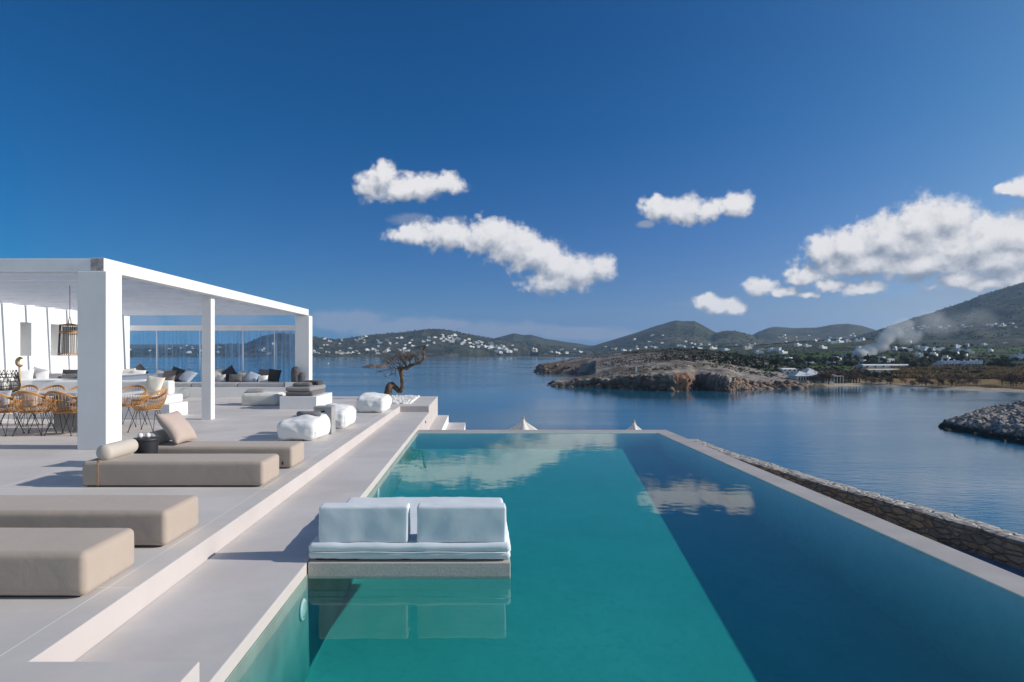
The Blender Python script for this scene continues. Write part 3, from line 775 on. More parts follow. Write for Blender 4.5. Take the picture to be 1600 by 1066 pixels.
pillow(45, 624, 12.1, .34, 'beige_pink', 'pale pinkish cushion in the second rattan chair from the left', 74, 0, 0, .10, None, 'cushions in the rattan chairs')
pillow(2, 624, 12.05, .34, 'lgrey', 'light grey cushion in the rattan chair at the left photo edge', 74, 0, 0, .10, None, 'cushions in the rattan chairs')

def basket():
    X, Y = (6 - VX) / F * 12.45, 12.45; z0 = .745
    t = thing('wire_basket', 'round black wire basket lantern with crossed rods on the dining table', 'basket', (X, Y, z0))
    bm = BM(); prof = [(.16, 0), (.245, .05), (.265, .12), (.25, .20), (.21, .28), (.19, .34)]
    n = 40
    for i in range(n):
        a = 2 * math.pi * i / n; tw = .25 if i % 2 else -.25
        tube(bm, [Vector((X + r * math.cos(a + tw * h), Y + r * math.sin(a + tw * h), z0 + h)) for r, h in (prof if i % 4 == 0 else prof[:4])], .0045, 5)
    for r, h in prof: tube(bm, [Vector((X + r * math.cos(2 * math.pi * i / 32), Y + r * math.sin(2 * math.pi * i / 32), z0 + h)) for i in range(32)], .006, 5, True)
    for h in (.02, .035, .05, .065, .08): tube(bm, [Vector((X + (.2 + h * .7) * math.cos(2 * math.pi * i / 32), Y + (.2 + h * .7) * math.sin(2 * math.pi * i / 32), z0 + h)) for i in range(32)], .006, 5, True)
    obj('wire_body', bm, M['darkwicker'], t)
    bm = BM()
    for i in range(8):
        a = 2 * math.pi * i / 8; c, s = math.cos(a), math.sin(a)
        for da in (-.2, .2):
            tube(bm, [Vector((X + .25 * math.cos(a + da), Y + .25 * math.sin(a + da), z0 + .20)), Vector((X + .20 * math.cos(a - da * .8), Y + .20 * math.sin(a - da * .8), z0 + .42))], .007, 5)
    obj('crossed_rods', bm, M['darkwicker'], t)
    bm = BM(); lathe(bm, [(0, .75), (.07, .75), (.07, .98), (0, .985)], 20, X, Y); obj('candle', bm, M['light_stone'], t, True)
basket()
def hook_sculpture():
    Y = 12.85; X = (31 - VX) / F * Y
    t = thing('wood_sculpture', 'pale wooden crescent on a slim stand, standing on the dining table beside the wire basket', 'sculpture', (X, Y, .742))
    bm = BM(); tube(bm, [(X, Y, .742), (X - .004, Y, 1.0), (X - .01, Y, 1.24)], [.022, .02, .018], 10); lathe(bm, [(0, .742), (.06, .742), (.06, .765), (0, .77)], 20, X, Y); obj('stand', bm, M['palewood'], t, True)
    bm = BM(); cx, cz = X + .015, 1.31; pts = []; rs = []
    for i in range(22):
        a = R(60 + 250 * i / 21); pts.append((cx + .065 * math.cos(a), Y, cz + .075 * math.sin(a))); rs.append(.008 + .03 * math.sin(math.pi * (i + .5) / 22) ** .7)
    tube(bm, pts, rs, 10); obj('crescent', bm, M['palewood'], t, True)
hook_sculpture()
def lantern():
    Y = 12.6; X = (109 - VX) / F * Y
    z0, z1 = 1.5 - (555 - VY) / F * Y, 1.5 - (508 - VY) / F * Y
    t = thing('pendant_lantern', 'cylindrical cane lantern hanging on a cord from the pergola beside the corner column', 'lantern', (X, Y, z0))
    bm = BM(); tube(bm, [(X, Y, z1 + .16), (X + .004, Y, 2.5), (X, Y, 2.80)], .007, 6); tube(bm, [(X - .03, Y, z1), (X - .02, Y, z1 + .09), (X, Y, z1 + .17), (X + .02, Y, z1 + .09), (X + .03, Y, z1)], .008, 6); obj('cord', bm, M['darkwicker'], t)
    bm = BM(); r0, r1 = .19, .165
    for i in range(34):
        a = 2 * math.pi * i / 34; tube(bm, [(X + r0 * math.cos(a), Y + r0 * math.sin(a), z0), (X + r1 * math.cos(a), Y + r1 * math.sin(a), z1)], .0065, 5)
    obj('cane_bars', bm, M['darkwicker'], t)
    for z, r in ((z0, r0), (z0 + .03, r0), (z1, r1), (z1 - .12, r1 + .01), (z1 - .15, r1 + .01)):
        bm = BM(); tube(bm, [(X + (r + .004) * math.cos(2 * math.pi * i / 32), Y + (r + .004) * math.sin(2 * math.pi * i / 32), z) for i in range(32)], .009, 6, True)
        obj('hoop', bm, M['rattan'], t)
    bm = BM(); lathe(bm, [(0, z1 + .03), (.06, z1 + .025), (r1, z1), (r1, z1 - .01), (0, z1 - .01)], 24, X, Y); obj('cap', bm, M['darkwicker'], t, True)
    bm = BM(); lathe(bm, [(.13, z0 + .02), (.115, z1 - .03)], 24, X, Y); obj('shade', bm, M['white_fab'], t, True)
lantern()

# ------------------------------------------------------------------ daybeds
DB = [(4.0, 4.60, 'beige rectangular daybed nearest the camera at the left edge', -4.41), (5.04, 5.65, 'beige rectangular daybed second from the camera, at the left edge', -4.41),
      (7.32, 7.93, 'beige rectangular daybed with a bolster and tan strap in front of the corner column', -4.41), (8.47, 9.06, 'beige rectangular daybed farthest from the camera, with a large pillow', -4.41)]
for i, (ya, yb, lab, xl) in enumerate(DB):
    t = thing('daybed', lab, 'daybed', (-3.4, (ya + yb) / 2, 0), 'beige daybeds on the terrace')
    bm = BM(); softbox(bm, xl, -2.385, ya, yb, .012, .283, .042, .004, .0025, i + 1, 16, 2.5); obj('mattress', bm, M['taupe'], t, True)
    bm = BM(); bx(bm, xl + .05, -2.44, ya + .04, yb - .04, 0, .014); obj('foot', bm, M['char'], t)
    bm = BM(); pts = [(-2.3845, (ya + yb) / 2 - .02, .03), (-2.3825, (ya + yb) / 2 - .02, .15), (-2.388, (ya + yb) / 2 - .02, .262)]; tube(bm, pts, .0022, 5); obj('seam', bm, M['taupe'], t)
    if i == 2:
        for xs in (-4.22,):
            bm = BM(); e = .006; o_ = .012
            pts = [(xs, ya - e, .02), (xs, ya - e, .25), (xs, ya + .03, .290), (xs, yb - .03, .290), (xs, yb + e, .25), (xs, yb + e, .02)]
            for a, b in zip(pts, pts[1:]):
                pass
            vs = []
            for (x, y, z) in pts: vs.append((bm.verts.new((x - o_, y, z)), bm.verts.new((x + o_, y, z))))
            for a, b in zip(vs, vs[1:]): bm.faces.new((a[0], a[1], b[1], b[0]))
            o = obj('strap', bm, M['leather'], t); md = o.modifiers.new('s', 'SOLIDIFY'); md.thickness = .004; md.offset = 1
    if i == 3:
        bm = BM(); bx(bm, -2.52, -2.50, ya - .004, ya, .055, .095); obj('tag', bm, M['char'], t)
def bolster(x, y0, y1, z, r, label):
    bm = BM(); n = 22; segs = [(0, y0)] + [(r * math.sin(a), y0 + .05 - .05 * math.cos(a)) for a in np.linspace(.2, math.pi / 2, 6)] + [(r, y0 + (y1 - y0) * k / 6) for k in range(1, 6)] + [(r * math.cos(a), y1 - .05 + .05 * math.sin(a)) for a in np.linspace(0, 1.37, 6)] + [(0, y1)]
    lathe(bm, segs, 28)
    o = obj('bolster', bm, M['taupe_light'], None, True); o.location = (x, 0, z + r)
    o.rotation_euler = (R(-90), 0, 0)  # lathe axis z -> +y
    return tag(o, label, 'bolster', 'bolsters on the daybeds')
M['taupe_light'] = fabric('light_taupe_canvas', (.54, .49, .43))
bolster(-4.20, 7.36, 8.02, .28, .09, 'beige cylindrical bolster lying across the end of the strapped daybed')
bolster(-4.26, 8.55, 9.14, .28, .09, 'beige bolster on the farthest daybed behind the black side table')
def big_pillow():
    bm = pillow_bm(.50, .50, .18, 18, 3)
    o = obj('cushion', bm, M['beige_pink'], None, True); o.location = (-4.02, 8.80, .50)
    o.rotation_euler = (Matrix.Rotation(R(-8), 3, 'Z') @ Matrix.Rotation(R(52), 3, 'Y') @ Matrix.Rotation(R(0), 3, 'Z')).to_euler()
    tag(o, 'large sand-coloured pillow leaning on the bolster of the farthest daybed', 'pillow')
big_pillow()
def side_table():
    X, Y = (228 - VX) / F * 8.17, 8.17
    t = thing('side_table', 'small round black tapered side table between the two farther daybeds', 'table', (X, Y, 0))
    bm = BM(); lathe(bm, [(0, 0), (.11, 0), (.115, .01), (.145, .405), (0, .405)], 40, X, Y); obj('base', bm, M['blacktable'], t, True, sharp=40)
    bm = BM(); lathe(bm, [(0, .407), (.152, .407), (.157, .414), (.157, .432), (.152, .438), (0, .438)], 40, X, Y); obj('table_top', bm, M['blacktable'], t, True, sharp=40)
    for dx, dy, lab in ((-.06, -.02, 'left of the two small white stone balls on the black side table'), (.018, .01, 'right of the two small white stone balls on the black side table')):
        bm = BM(); bmesh.ops.create_uvsphere(bm, u_segments=20, v_segments=12, radius=.033); 
        o = obj('stone_ball', bm, M['light_stone'], None, True); o.location = (X + dx, Y + dy, .438 + .032); tag(o, lab, 'ball', 'white stone balls on the black side table')
side_table()

# ------------------------------------------------------------------ poufs, box table, plinth
def pouf(x0, x1, y0, y1, h, label, seed, rz=0):
    cx, cy = (x0 + x1) / 2, (y0 + y1) / 2
    t = thing('pouf', label, 'pouf', (cx, cy, 0), 'white bean bag poufs on the terrace', 0)
    bm = BM(); softbox(bm, x0 - cx, x1 - cx, y0 - cy, y1 - cy, 0, h, .085, .035, .032, seed, 20, 3.2)
    for v in bm.verts:       # tuck the base in and let the top slump towards one corner
        k = v.co.z / h; v.co.x *= .93 + .07 * min(1, k * 2.2); v.co.y *= .95 + .05 * min(1, k * 2)
        v.co.z *= .90 + .14 * (v.co.y / (y1 - y0) + .5) * k + .05 * math.sin(v.co.x * 6 + seed)
    obj('bag', bm, M['bag_fab'], t, True, world=False)
    bm = BM(); bx(bm, (x1 - x0) / 2 - .10, (x1 - x0) / 2 - .075, -(y1 - y0) / 2 - .012, -(y1 - y0) / 2 + .02, .09, .125); obj('tag', bm, M['char'], t, world=False)
    t.rotation_euler = (0, 0, R(rz)); return t
pouf(-3.375, -2.72, 11.10, 12.0, .35, 'crumpled white bean bag pouf nearest the camera, holding a rolled towel', 1, -2)
pouf(-3.24, -2.58, 12.88, 13.85, .37, 'crumpled white bean bag pouf behind the grey box table, holding a towel', 2, -3)
pouf(-3.0, -2.30, 16.3, 17.25, .40, 'crumpled white bean bag pouf farthest away, next to the pebble bed', 3, -3)
def towel(px, y_, Y, L, r, label):
    X = (px - VX) / F * Y; Z = 1.5 - (y_ - VY) / F * Y
    t = thing('towel', label, 'towel', (X, Y, Z), 'rolled towels on the poufs')
    bm = BM(); pts = []; rs = []
    # spiral roll
    n = 90; prev = None; rows = []
    for i in range(n):
        a = i / n * 2 * math.pi * 3.2; rr = r * (.25 + .75 * i / n) + .003 * math.sin(a * 3)
        rows.append((rr * math.cos(a), rr * .85 * math.sin(a)))
    vs = [[bm.verts.new((sx * L / 2 + .006 * math.sin(i * .7), p[0], p[1])) for sx in (-1, -.33, .33, 1)] for i, p in enumerate(rows)]
    for a, b in zip(vs, vs[1:]):
        for k in range(3): bm.faces.new((a[k], b[k], b[k + 1], a[k + 1]))
    o = obj('roll', bm, M['towel'], t, True, world=False); md = o.modifiers.new('s', 'SOLIDIFY'); md.thickness = .008; md.offset = -1
    return t
towel(482.5, 647.0, 11.62, .40, .062, 'rolled grey towel on the nearest white pouf')
towel(517, 637.5, 13.45, .42, .06, 'rolled grey towel on the pouf behind the grey box table')
def box_table():
    x0, x1, y0, y1, h = -3.01, -2.68, 12.06, 12.40, .50; w = .028
    t = thing('box_table', 'grey box-shaped side table with a hand slot between two white poufs', 'table', ((x0 + x1) / 2, (y0 + y1) / 2, 0))
    bm = BM(); bx(bm, x0, x1, y0, y1, h - w, h, .003, 1); obj('table_top', bm, M['box_grey'], t)
    bm = BM(); bx(bm, x1 - w, x1, y0, y1, 0, h - w - .001, .003, 1); obj('side_panel', bm, M['box_grey'], t)
    bm = BM(); bx(bm, x0, x0 + w, y0, y1, 0, h - w - .001, .003, 1); obj('side_panel', bm, M['box_grey'], t)
    bm = BM(); sx0, sx1, sz0, sz1 = (x0 + x1) / 2 - .03, (x0 + x1) / 2 + .04, .40, .43; a, b = x0 + w + .001, x1 - w - .001
    bx(bm, a, b, y0 + .004, y0 + .024, 0, sz0); bx(bm, a, b, y0 + .004, y0 + .024, sz1, h - w - .002); bx(bm, a, sx0, y0 + .004, y0 + .024, sz0, sz1); bx(bm, sx1, b, y0 + .004, y0 + .024, sz0, sz1)
    obj('front_panel', bm, M['box_grey'], t)
    bm = BM(); bx(bm, a, b, y1 - .024, y1 - .004, 0, h - w - .002); obj('rear_panel', bm, M['box_grey'], t)
box_table()
pl = obj('plinth', bx(BM(), -5.21, -4.24, 17.3, 19.15, 0, .335, .008, 2), M['plaster']); tag(pl, 'low white plastered plinth carrying a stack of dark grey floor cushions', 'plinth')
def flat_cushion(x0, x1, y0, y1, z0, z1, m, label, seed, rz=0, name='floor_cushion', group='dark cushions stacked on the white plinth'):
    cx, cy = (x0 + x1) / 2, (y0 + y1) / 2; bm = BM()
    softbox(bm, x0 - cx, x1 - cx, y0 - cy, y1 - cy, 0, z1 - z0, (z1 - z0) * .42, .012, .010, seed, 14, 6, flatbase=True)
    o = obj(name, bm, M[m], None, True); o.location = (cx, cy, z0); o.rotation_euler = (0, 0, R(rz)); tag(o, label, 'cushion', group)
    bm = BM(); hx, hy = (x1 - x0) / 2 - .004, (y1 - y0) / 2 - .004; pts = []
    for k in range(64):
        a = 2 * math.pi * (k + .5) / 64; c, s = math.cos(a), math.sin(a); q = 1 / max(abs(c), abs(s)); e = .86 ** (0 if min(abs(c), abs(s)) / max(abs(c), abs(s)) < .8 else 1)
        pts.append((c * q * hx * (1 if e == 1 else .985), s * q * hy * (1 if e == 1 else .985), (z1 - z0) * .5 + .003 * math.sin(k * 2.1)))
    p = obj('piping', tube(bm, pts, .009, 6, True), M[m], o, True, world=False); return o
flat_cushion(-5.10, -4.38, 17.42, 18.95, .337, .455, 'dgrey', 'lower of two large dark grey floor cushions stacked on the plinth', 3, 1)
flat_cushion(-5.08, -4.40, 17.44, 18.98, .457, .575, 'mgrey', 'upper of two large grey floor cushions stacked on the plinth', 4, -2)
flat_cushion(-4.95, -4.50, 17.55, 17.95, .578, .68, 'dgrey', 'small dark grey cushion lying at the front on the plinth stack', 5, 6)
flat_cushion(-4.90, -4.42, 18.35, 18.75, .578, .70, 'char', 'small charcoal cushion lying at the back on the plinth stack', 6, -6)
def ottoman():
    t = thing('ottoman', 'square cream canvas ottoman with piped seams beside the plinth', 'ottoman', (-6.15, 18.95, 0))
    bm = BM(); softbox(bm, -.49, .49, -.46, .46, 0, .33, .07, .03, .012, 9, 16, 3)
    for v in bm.verts:
        k = v.co.z / .33; v.co.x *= 1.04 - .06 * k; v.co.y *= 1.04 - .06 * k
    obj('body', bm, M['cream_fab2'], t, True, world=False)
    bm = BM(); pts = []
    for k in range(48):
        a = 2 * math.pi * (k + .5) / 48; c, s = math.cos(a), math.sin(a); q = (abs(c) ** 6 + abs(s) ** 6) ** (-1 / 6); pts.append((c * q * .475, s * q * .445, .29))
    obj('piping', tube(bm, pts, .006, 6, True), M['mgrey'], t, True, world=False)
M['cream_fab2'] = fabric('cream_canvas', (.72, .70, .64))
ottoman()
pillow(399, 611.5, 18.85, .55, 'mgrey', 'flat grey cushion lying on the cream ottoman', 8, 0, 8, .12, .42, 'cushion on the ottoman')

# ------------------------------------------------------------------ pool bed on its platform
def pool_bed():
    t = thing('pool_bed', 'white double daybed mattress with two back cushions on a stone platform in the pool', 'daybed', (-.55, 6, -.158))
    bm = BM(); bx(bm, -1.34, .255, 5.19, 6.95, -.285, -.158, .006, 2); obj('platform', bm, M['stone_plat'], t)
    bm = BM(); bx(bm, -1.30, .235, 5.27, 6.90, -.157, -.146); obj('base_board', bm, M['black'], t)
    def pad(z0, z1, s, x1=.255):
        bm = BM(); softbox(bm, -1.345, x1, 5.215, 6.93, z0, z1, .03, .004, .008, s, 26, 4.5, flatbase=False); obj('mattress', bm, M['pool_fab'], t, True)
    pad(-.143, -.082, 1); pad(-.084, -.020, 2)
    bm = BM(); pts = []
    for k in range(96):
        a = 2 * math.pi * (k + .5) / 96; c, s = math.cos(a), math.sin(a); q = (abs(c) ** 30 + abs(s) ** 30) ** (-1 / 30)
        pts.append((-.545 + c * q * .806, 6.0725 + s * q * .864, -.083 + .003 * math.sin(k * .6)))
    obj('piping', tube(bm, pts, .005, 6, True), M['white_fab'], t, True)
    for i, (a, b) in enumerate(((-1.27, -.562), (-.487, .222))):
        bm = BM(); softbox(bm, a, b, 5.255, 5.50, -.018, .262, .016, .003, .0075, i + 5, 22, 3.2)
        for v in bm.verts:
            k = (v.co.z + .018) / .28; v.co.y = 5.255 + (v.co.y - 5.255) * (1 - .35 * k ** 1.2) + .012 * k
        c = obj('back_cushion', bm, M['pool_fab'], t, True)
        for fy, fz in ((5.262, -.008), (5.300, .252)):
            pass
        bm = BM(); bx(bm, b - .03, b - .012, 5.262, 5.268, .10, .13); obj('tag', bm, M['char'], c, world=False)
        c.children[0].location = (0, 0, 0); 
        me = c.children[0].data
        for v in me.vertices: v.co -= Vector(t.location)
    return t
def platform_mat():
    m, N, p, o, P = mat('platform_stone'); mp = N.node('ShaderNodeMapping'); mp.inputs['Scale'].default_value = (9, 9, 6); N.l.new(P, mp.inputs[0]); a = N.noise(mp.outputs[0], 9, 6, .7); b = N.noise(P, 2, 4, .6)
    c = N.mix(N.maprange(a.outputs[0], .35, .68), (.49, .45, .405), (.58, .54, .49)); c = N.mix(N.maprange(b.outputs[0], .4, .7, 0, .3), c, (.36, .33, .30)); N.l.new(c, p.inputs['Base Color']); p.inputs['Roughness'].default_value = .9; bump(N, p, a.outputs[0], .7, .01); return m
M['stone_plat'] = platform_mat()
pool_bed()
def pool_lamp(y, z, label):
    t = thing('pool_lamp', label, 'lamp', (-1.342, y, z), 'round underwater lamps on the left pool wall')
    bm = BM(); lathe(bm, [(0, 0), (.075, 0), (.082, .006), (.08, .016), (.066, .02), (0, .02)], 28); bmesh.ops.rotate(bm, verts=bm.verts, matrix=Matrix.Rotation(R(90), 3, 'Y')); obj('rim', bm, M['light_stone'], t, True, world=False)
    bm = BM(); lathe(bm, [(0, .026), (.03, .025), (.06, .0205), (.06, .0202)], 24); bmesh.ops.rotate(bm, verts=bm.verts, matrix=Matrix.Rotation(R(90), 3, 'Y')); obj('lens', bm, M['glass'], t, True, world=False)
pool_lamp(5.02, -.46, 'round white underwater lamp on the pool wall in front of the pool bed')
pool_lamp(8.8, -.40, 'round white underwater lamp on the pool wall behind the pool bed')
def wall_spout():
    t = thing('wall_light', 'tiny black recessed light in the walkway face above the steps', 'light', (-1.349, 16.9, -.29))
    bm = BM(); bx(bm, 0, .012, -.06, .06, -.03, .03, .004, 2); obj('housing', bm, M['black'], t, world=False)
    bm = BM(); bx(bm, .0121, .014, -.045, .045, -.018, .018); obj('lens', bm, M['blacktable'], t, world=False)
wall_spout()

# ------------------------------------------------------------------ pebble bed and old tree
def pebbles():
    rng = random.Random(4); bm = BM()
    for k in range(1500):
        x = rng.uniform(-3.35, -1.98); y = rng.uniform(19.02, 22.15); s = rng.uniform(.028, .055)
        r = bmesh.ops.create_icosphere(bm, subdivisions=1, radius=s)
        bmesh.ops.scale(bm, verts=r['verts'], vec=(1, rng.uniform(.7, 1), rng.uniform(.55, .8))); bmesh.ops.rotate(bm, verts=r['verts'], matrix=Matrix.Rotation(rng.uniform(0, 3), 3, 'Z'))
        bmesh.ops.translate(bm, verts=r['verts'], vec=(x, y, .015 + rng.random() * .025))
    bx(bm, -3.38, -1.96, 19.0, 22.2, 0.002, .012)
    o = obj('pebbles', bm, M['pebble'], None, True); tag(o, 'bed of white pebbles round the old tree', 'pebbles', None, 'stuff')
M['pebble'] = simple('white_pebble', (.80, .79, .77), .7, .05, 4)
pebbles()
def bark():
    m, N, p, o, P = mat('old_bark'); mp = N.node('ShaderNodeMapping'); mp.inputs['Scale'].default_value = (14, 14, 3); N.l.new(P, mp.inputs[0]); a = N.noise(mp.outputs[0], 2, 7, .7, .6); b = N.noise(P, 6, 4, .6)
    c = N.mix(N.maprange(a.outputs[0], .35, .65), (.025, .017, .012), (.17, .105, .065)); c = N.mix(N.maprange(b.outputs[0], .5, .72, 0, .7), c, (.40, .28, .18)); N.l.new(c, p.inputs['Base Color']); p.inputs['Roughness'].default_value = .95; bump(N, p, a.outputs[0], 1.0, .03); return m
M['bark'] = bark(); M['twig'] = simple('grey_twig', (.22, .18, .15), .9, .25, 5)
def old_tree():
    Y = 21.3
    def P(px, py, dy=0): return Vector(((px - VX) / F * Y, Y + dy, 1.5 - (py - VY) / F * Y))
    t = thing('tree', 'gnarled leafless old tree with a twisted trunk in the pebble bed', 'tree', (P(605, 621).x, Y, 0))
    def smooth(ctrl, n=6):
        out = []; rr = []
        for i in range(len(ctrl) - 1):
            a, b, c, d = ctrl[max(i - 1, 0)], ctrl[i], ctrl[i + 1], ctrl[min(i + 2, len(ctrl) - 1)]
            for k in range(n):
                s = k / n; out.append(.5 * ((2 * b[0]) + (c[0] - a[0]) * s + (2 * a[0] - 5 * b[0] + 4 * c[0] - d[0]) * s * s + (3 * b[0] - a[0] - 3 * c[0] + d[0]) * s ** 3)); rr.append(b[1] * (1 - s) + c[1] * s)
        out.append(ctrl[-1][0]); rr.append(ctrl[-1][1]); return out, rr
    def limb(name, ctrl, parent=t, m='bark', sides=14):
        pts, rs = smooth(ctrl); bm = BM(); tube(bm, pts, rs, sides)
        for v in bm.verts: v.co += Vector((mnoise.noise(v.co * 9), mnoise.noise(v.co * 9 + Vector((5, 0, 0))), mnoise.noise(v.co * 9 + Vector((0, 7, 0))))) * .028
        return obj(name, bm, M[m], parent, True)
    limb('trunk', [(P(605, 623), .15), (P(606, 613), .125), (P(608, 604), .105), (P(613, 602, .05), .085), (P(619, 607, .08), .075), (P(625, 611, .05), .075), (P(628.5, 605, 0), .06), (P(628.5, 596), .058), (P(627, 586), .062), (P(625, 577), .08), (P(624, 573), .05)])
    limb('branch', [(P(626, 577), .06), (P(635, 575, -.1), .055), (P(645, 570, -.15), .05), (P(656, 566, -.15), .045), (P(663, 561, -.1), .042), (P(662, 553, -.1), .034), (P(663, 545, -.1), .03), (P(665.5, 541, -.1), .026), (P(660, 540.5, -.1), .02), (P(654, 543, -.05), .015), (P(648, 542), .006)])
    rng = random.Random(11)
    def grow(p, d, L, r, depth):
        q = p; pts = [p]; rs = [r]
        for k in range(4):
            d = (d + Vector((rng.uniform(-.35, .35), rng.uniform(-.35, .35), rng.uniform(-.25, .3)))).normalized(); q = q + d * L / 4; pts.append(q); rs.append(r * (1 - .2 * (k + 1)))
        tube(bm, pts, rs, 5 if depth > 1 else 4, caps=False)
        if depth > 0:
            for k in range(rng.choice((4, 5))):
                s = rng.choice(pts[1:]); nd = (d + Vector((rng.uniform(-.95, .95), rng.uniform(-.9, .9), rng.uniform(-.45, .75)))).normalized(); grow(s, nd, L * rng.uniform(.5, .8), r * .62, depth - 1)
    for (px, py, dx, dz, L) in ((623, 575, -.7, .6, .42), (622, 576, -1, .35, .45), (625, 574, -.25, 1, .42), (627, 574, .2, 1, .40), (640, 572, 0, 1, .34), (650, 569, .1, 1, .3), (636, 574, -.1, .9, .40), (630, 575, -.5, .9, .42), (621, 577, -.9, .75, .46), (644, 571, -.3, 1, .34), (633, 575, .25, .9, .36), (656, 566, -.2, 1, .24), (662, 550, .7, .6, .18), (664, 541, .6, .7, .12), (628, 588, .8, .2, .1), (629, 597, .8, .3, .1)):
        bm = BM(); grow(P(px, py), Vector((dx, rng.uniform(-.3, .3), dz)).normalized(), L * .8, .022 if L > .2 else .012, 3 if L > .2 else 1)
        for v in bm.verts: v.co.z = min(v.co.z, 1.5 - (534 - VY) / F * Y)
        obj('twig', bm, M['twig'], t)
old_tree()

# ------------------------------------------------------------------ things below the pool edge
def parasol(px, py, Y, label, w):
    X = (px - VX) / F * Y; Z = 1.5 - (py - VY) / F * Y
    t = thing('parasol', label, 'parasol', (X, Y, -3.3), 'closed cream parasols below the pool edge')
    bm = BM(); tube(bm, [(X, Y, -3.3), (X, Y, Z + .01)], .025, 10); obj('pole', bm, M['palewood'], t, True)
    bm = BM(); rings = []; n = 32
    prof = [(0.004, 0), (.05, -.12), (.5 * w, -.45), (.62 * w, -.9), (.55 * w, -1.5), (.42 * w, -1.9)]
    for r, z in prof: rings.append([bm.verts.new((X + r * (1 + .22 * math.cos(4 * (2 * math.pi * k / n) + .6)) * math.cos(2 * math.pi * k / n), Y + r * (1 + .22 * math.cos(4 * (2 * math.pi * k / n) + .6)) * math.sin(2 * math.pi * k / n), Z + z)) for k in range(n)])
    for a, b in zip(rings, rings[1:]):
        for k in range(n): bm.faces.new((a[k], a[(k + 1) % n], b[(k + 1) % n], b[k]))
    obj('canopy', bm, M['cream_fab2'], t, True)
    bm = BM(); lathe(bm, [(0, Z + .03), (.012, Z + .015), (.012, Z - .02), (0, Z - .02)], 10, X, Y); obj('finial', bm, M['palewood'], t)
parasol(818, 652, 17.2, 'closed cream parasol tip showing above the far pool edge, left one', .95)
parasol(991, 657.5, 18.0, 'closed cream parasol tip showing above the far pool edge, right one', .72)
def leafy(bm, c, rx, rz, n, s, rng, lo=0.0):
    for k in range(n):
        a = rng.uniform(0, 2 * math.pi); u = rng.uniform(-1, 1) if lo == 0 else rng.uniform(lo, 1); rr = rng.uniform(.45, 1) ** .6
        q = Vector((math.cos(a) * math.sqrt(max(0, 1 - u * u)) * rx * rr, math.sin(a) * math.sqrt(max(0, 1 - u * u)) * rx * rr, u * rz * rr))
        q *= 1 + .35 * mnoise.noise(q.normalized() * 2.1 + Vector(c))
        q += Vector(c); d1 = Vector((rng.uniform(-1, 1), rng.uniform(-1, 1), rng.uniform(-1, 1))).normalized() * s; d2 = d1.orthogonal().normalized() * s * .6
        vs = [bm.verts.new(q + v) for v in (d1, d2, -d1, -d2)]; bm.faces.new(vs)
def bush():
    t = thing('shrub', 'dry brown shrub just showing over the far pool edge right of the steps', 'shrub', (-.15, 19.2, -3.3))
    rng = random.Random(2); bm = BM(); leafy(bm, (-.12, 19.2, -1.7), .5, .95, 900, .04, rng); obj('foliage', bm, M['dryleaf'], t)
    bm = BM(); tube(bm, [(-.12, 19.2, -3.4), (-.12, 19.2, -1.6)], [.05, .02], 6); obj('stem', bm, M['bark'], t)
M['dryleaf'] = simple('dry_leaf', (.16, .12, .07), .9, .3, 3)
bush()

# ================================================================== LANDSCAPE
def hill_profile(u, pts):
    return np.interp(u, [p[0] for p in pts], [p[1] for p in pts])
RANGES = [   # (skyline photo points, ridge distance, foot distance, rear distance)
 ([(-700,560),(-300,556),(100,551),(190,549),(232,546),(300,543),(340,539),(385,537),(411,525),(443,521),(465,523),(490,527),(520,531),(540,529),(560,526),(600,522),(620,521),(640,519),(660,516),(680,514.5),(700,516),(730,523),(760,529),(790,534),(850,540),(900,546),(950,552),(1000,556),(2400,558)], 2350, 1765, 3000),
 ([(-700,558),(700,556),(740,546),(770,530),(783,526),(803,521),(818,524),(830,523),(850,529),(880,534),(900,537),(920,540),(960,548),(1000,556),(2400,558)], 3200, 2300, 3900),
 ([(-700,558),(860,556),(900,545),(930,540),(970,528),(1000,518),(1030,508),(1045,504),(1057,501),(1066,502.5),(1085,502),(1097,508),(1117,519),(1150,530),(1185,540),(1240,550),(2400,556)], 3000, 1850, 3700),
 ([(-700,558),(1080,556),(1100,528),(1117,521),(1135,517),(1150,517.5),(1170,523),(1185,528),(1220,540),(1300,552),(2400,556)], 2700, 1900, 3300),
 ([(-700,558),(1120,556),(1160,532),(1170,527),(1185,519),(1200,513),(1212,511),(1240,513),(1275,512.5),(1300,508),(1325,506.5),(1345,509),(1365,515),(1385,522),(1420,532),(1500,545),(2400,556)], 3700, 2400, 4400),
 ([(-700,560),(1260,556),(1300,543),(1340,527),(1370,517),(1390,510),(1420,500),(1450,491),(1480,481),(1515,470),(1530,463),(1560,454),(1600,442),(1650,436),(1720,434),(1800,438),(1900,446),(2100,470),(2400,500)], 2600, 1000, 4200),
]
def near_shore(u):
    # shoreline y in the photograph -> distance. Right part: headland and beach; left part: far shore
    y = np.interp(u, [834, 850, 870, 900, 930, 960, 1000, 1050, 1072, 1086, 1140, 1158, 1200, 1250, 1300, 1350, 1400, 1450, 1500, 1550, 1600, 1700, 1900, 2400],
                     [601, 603.5, 604.5, 605, 606, 607.2, 609, 611.8, 612, 608, 612, 609, 608, 607.5, 604.5, 604, 606.5, 608.5, 611, 613.5, 616, 620, 626, 640])
    return H_SEA * F / (y - VY)
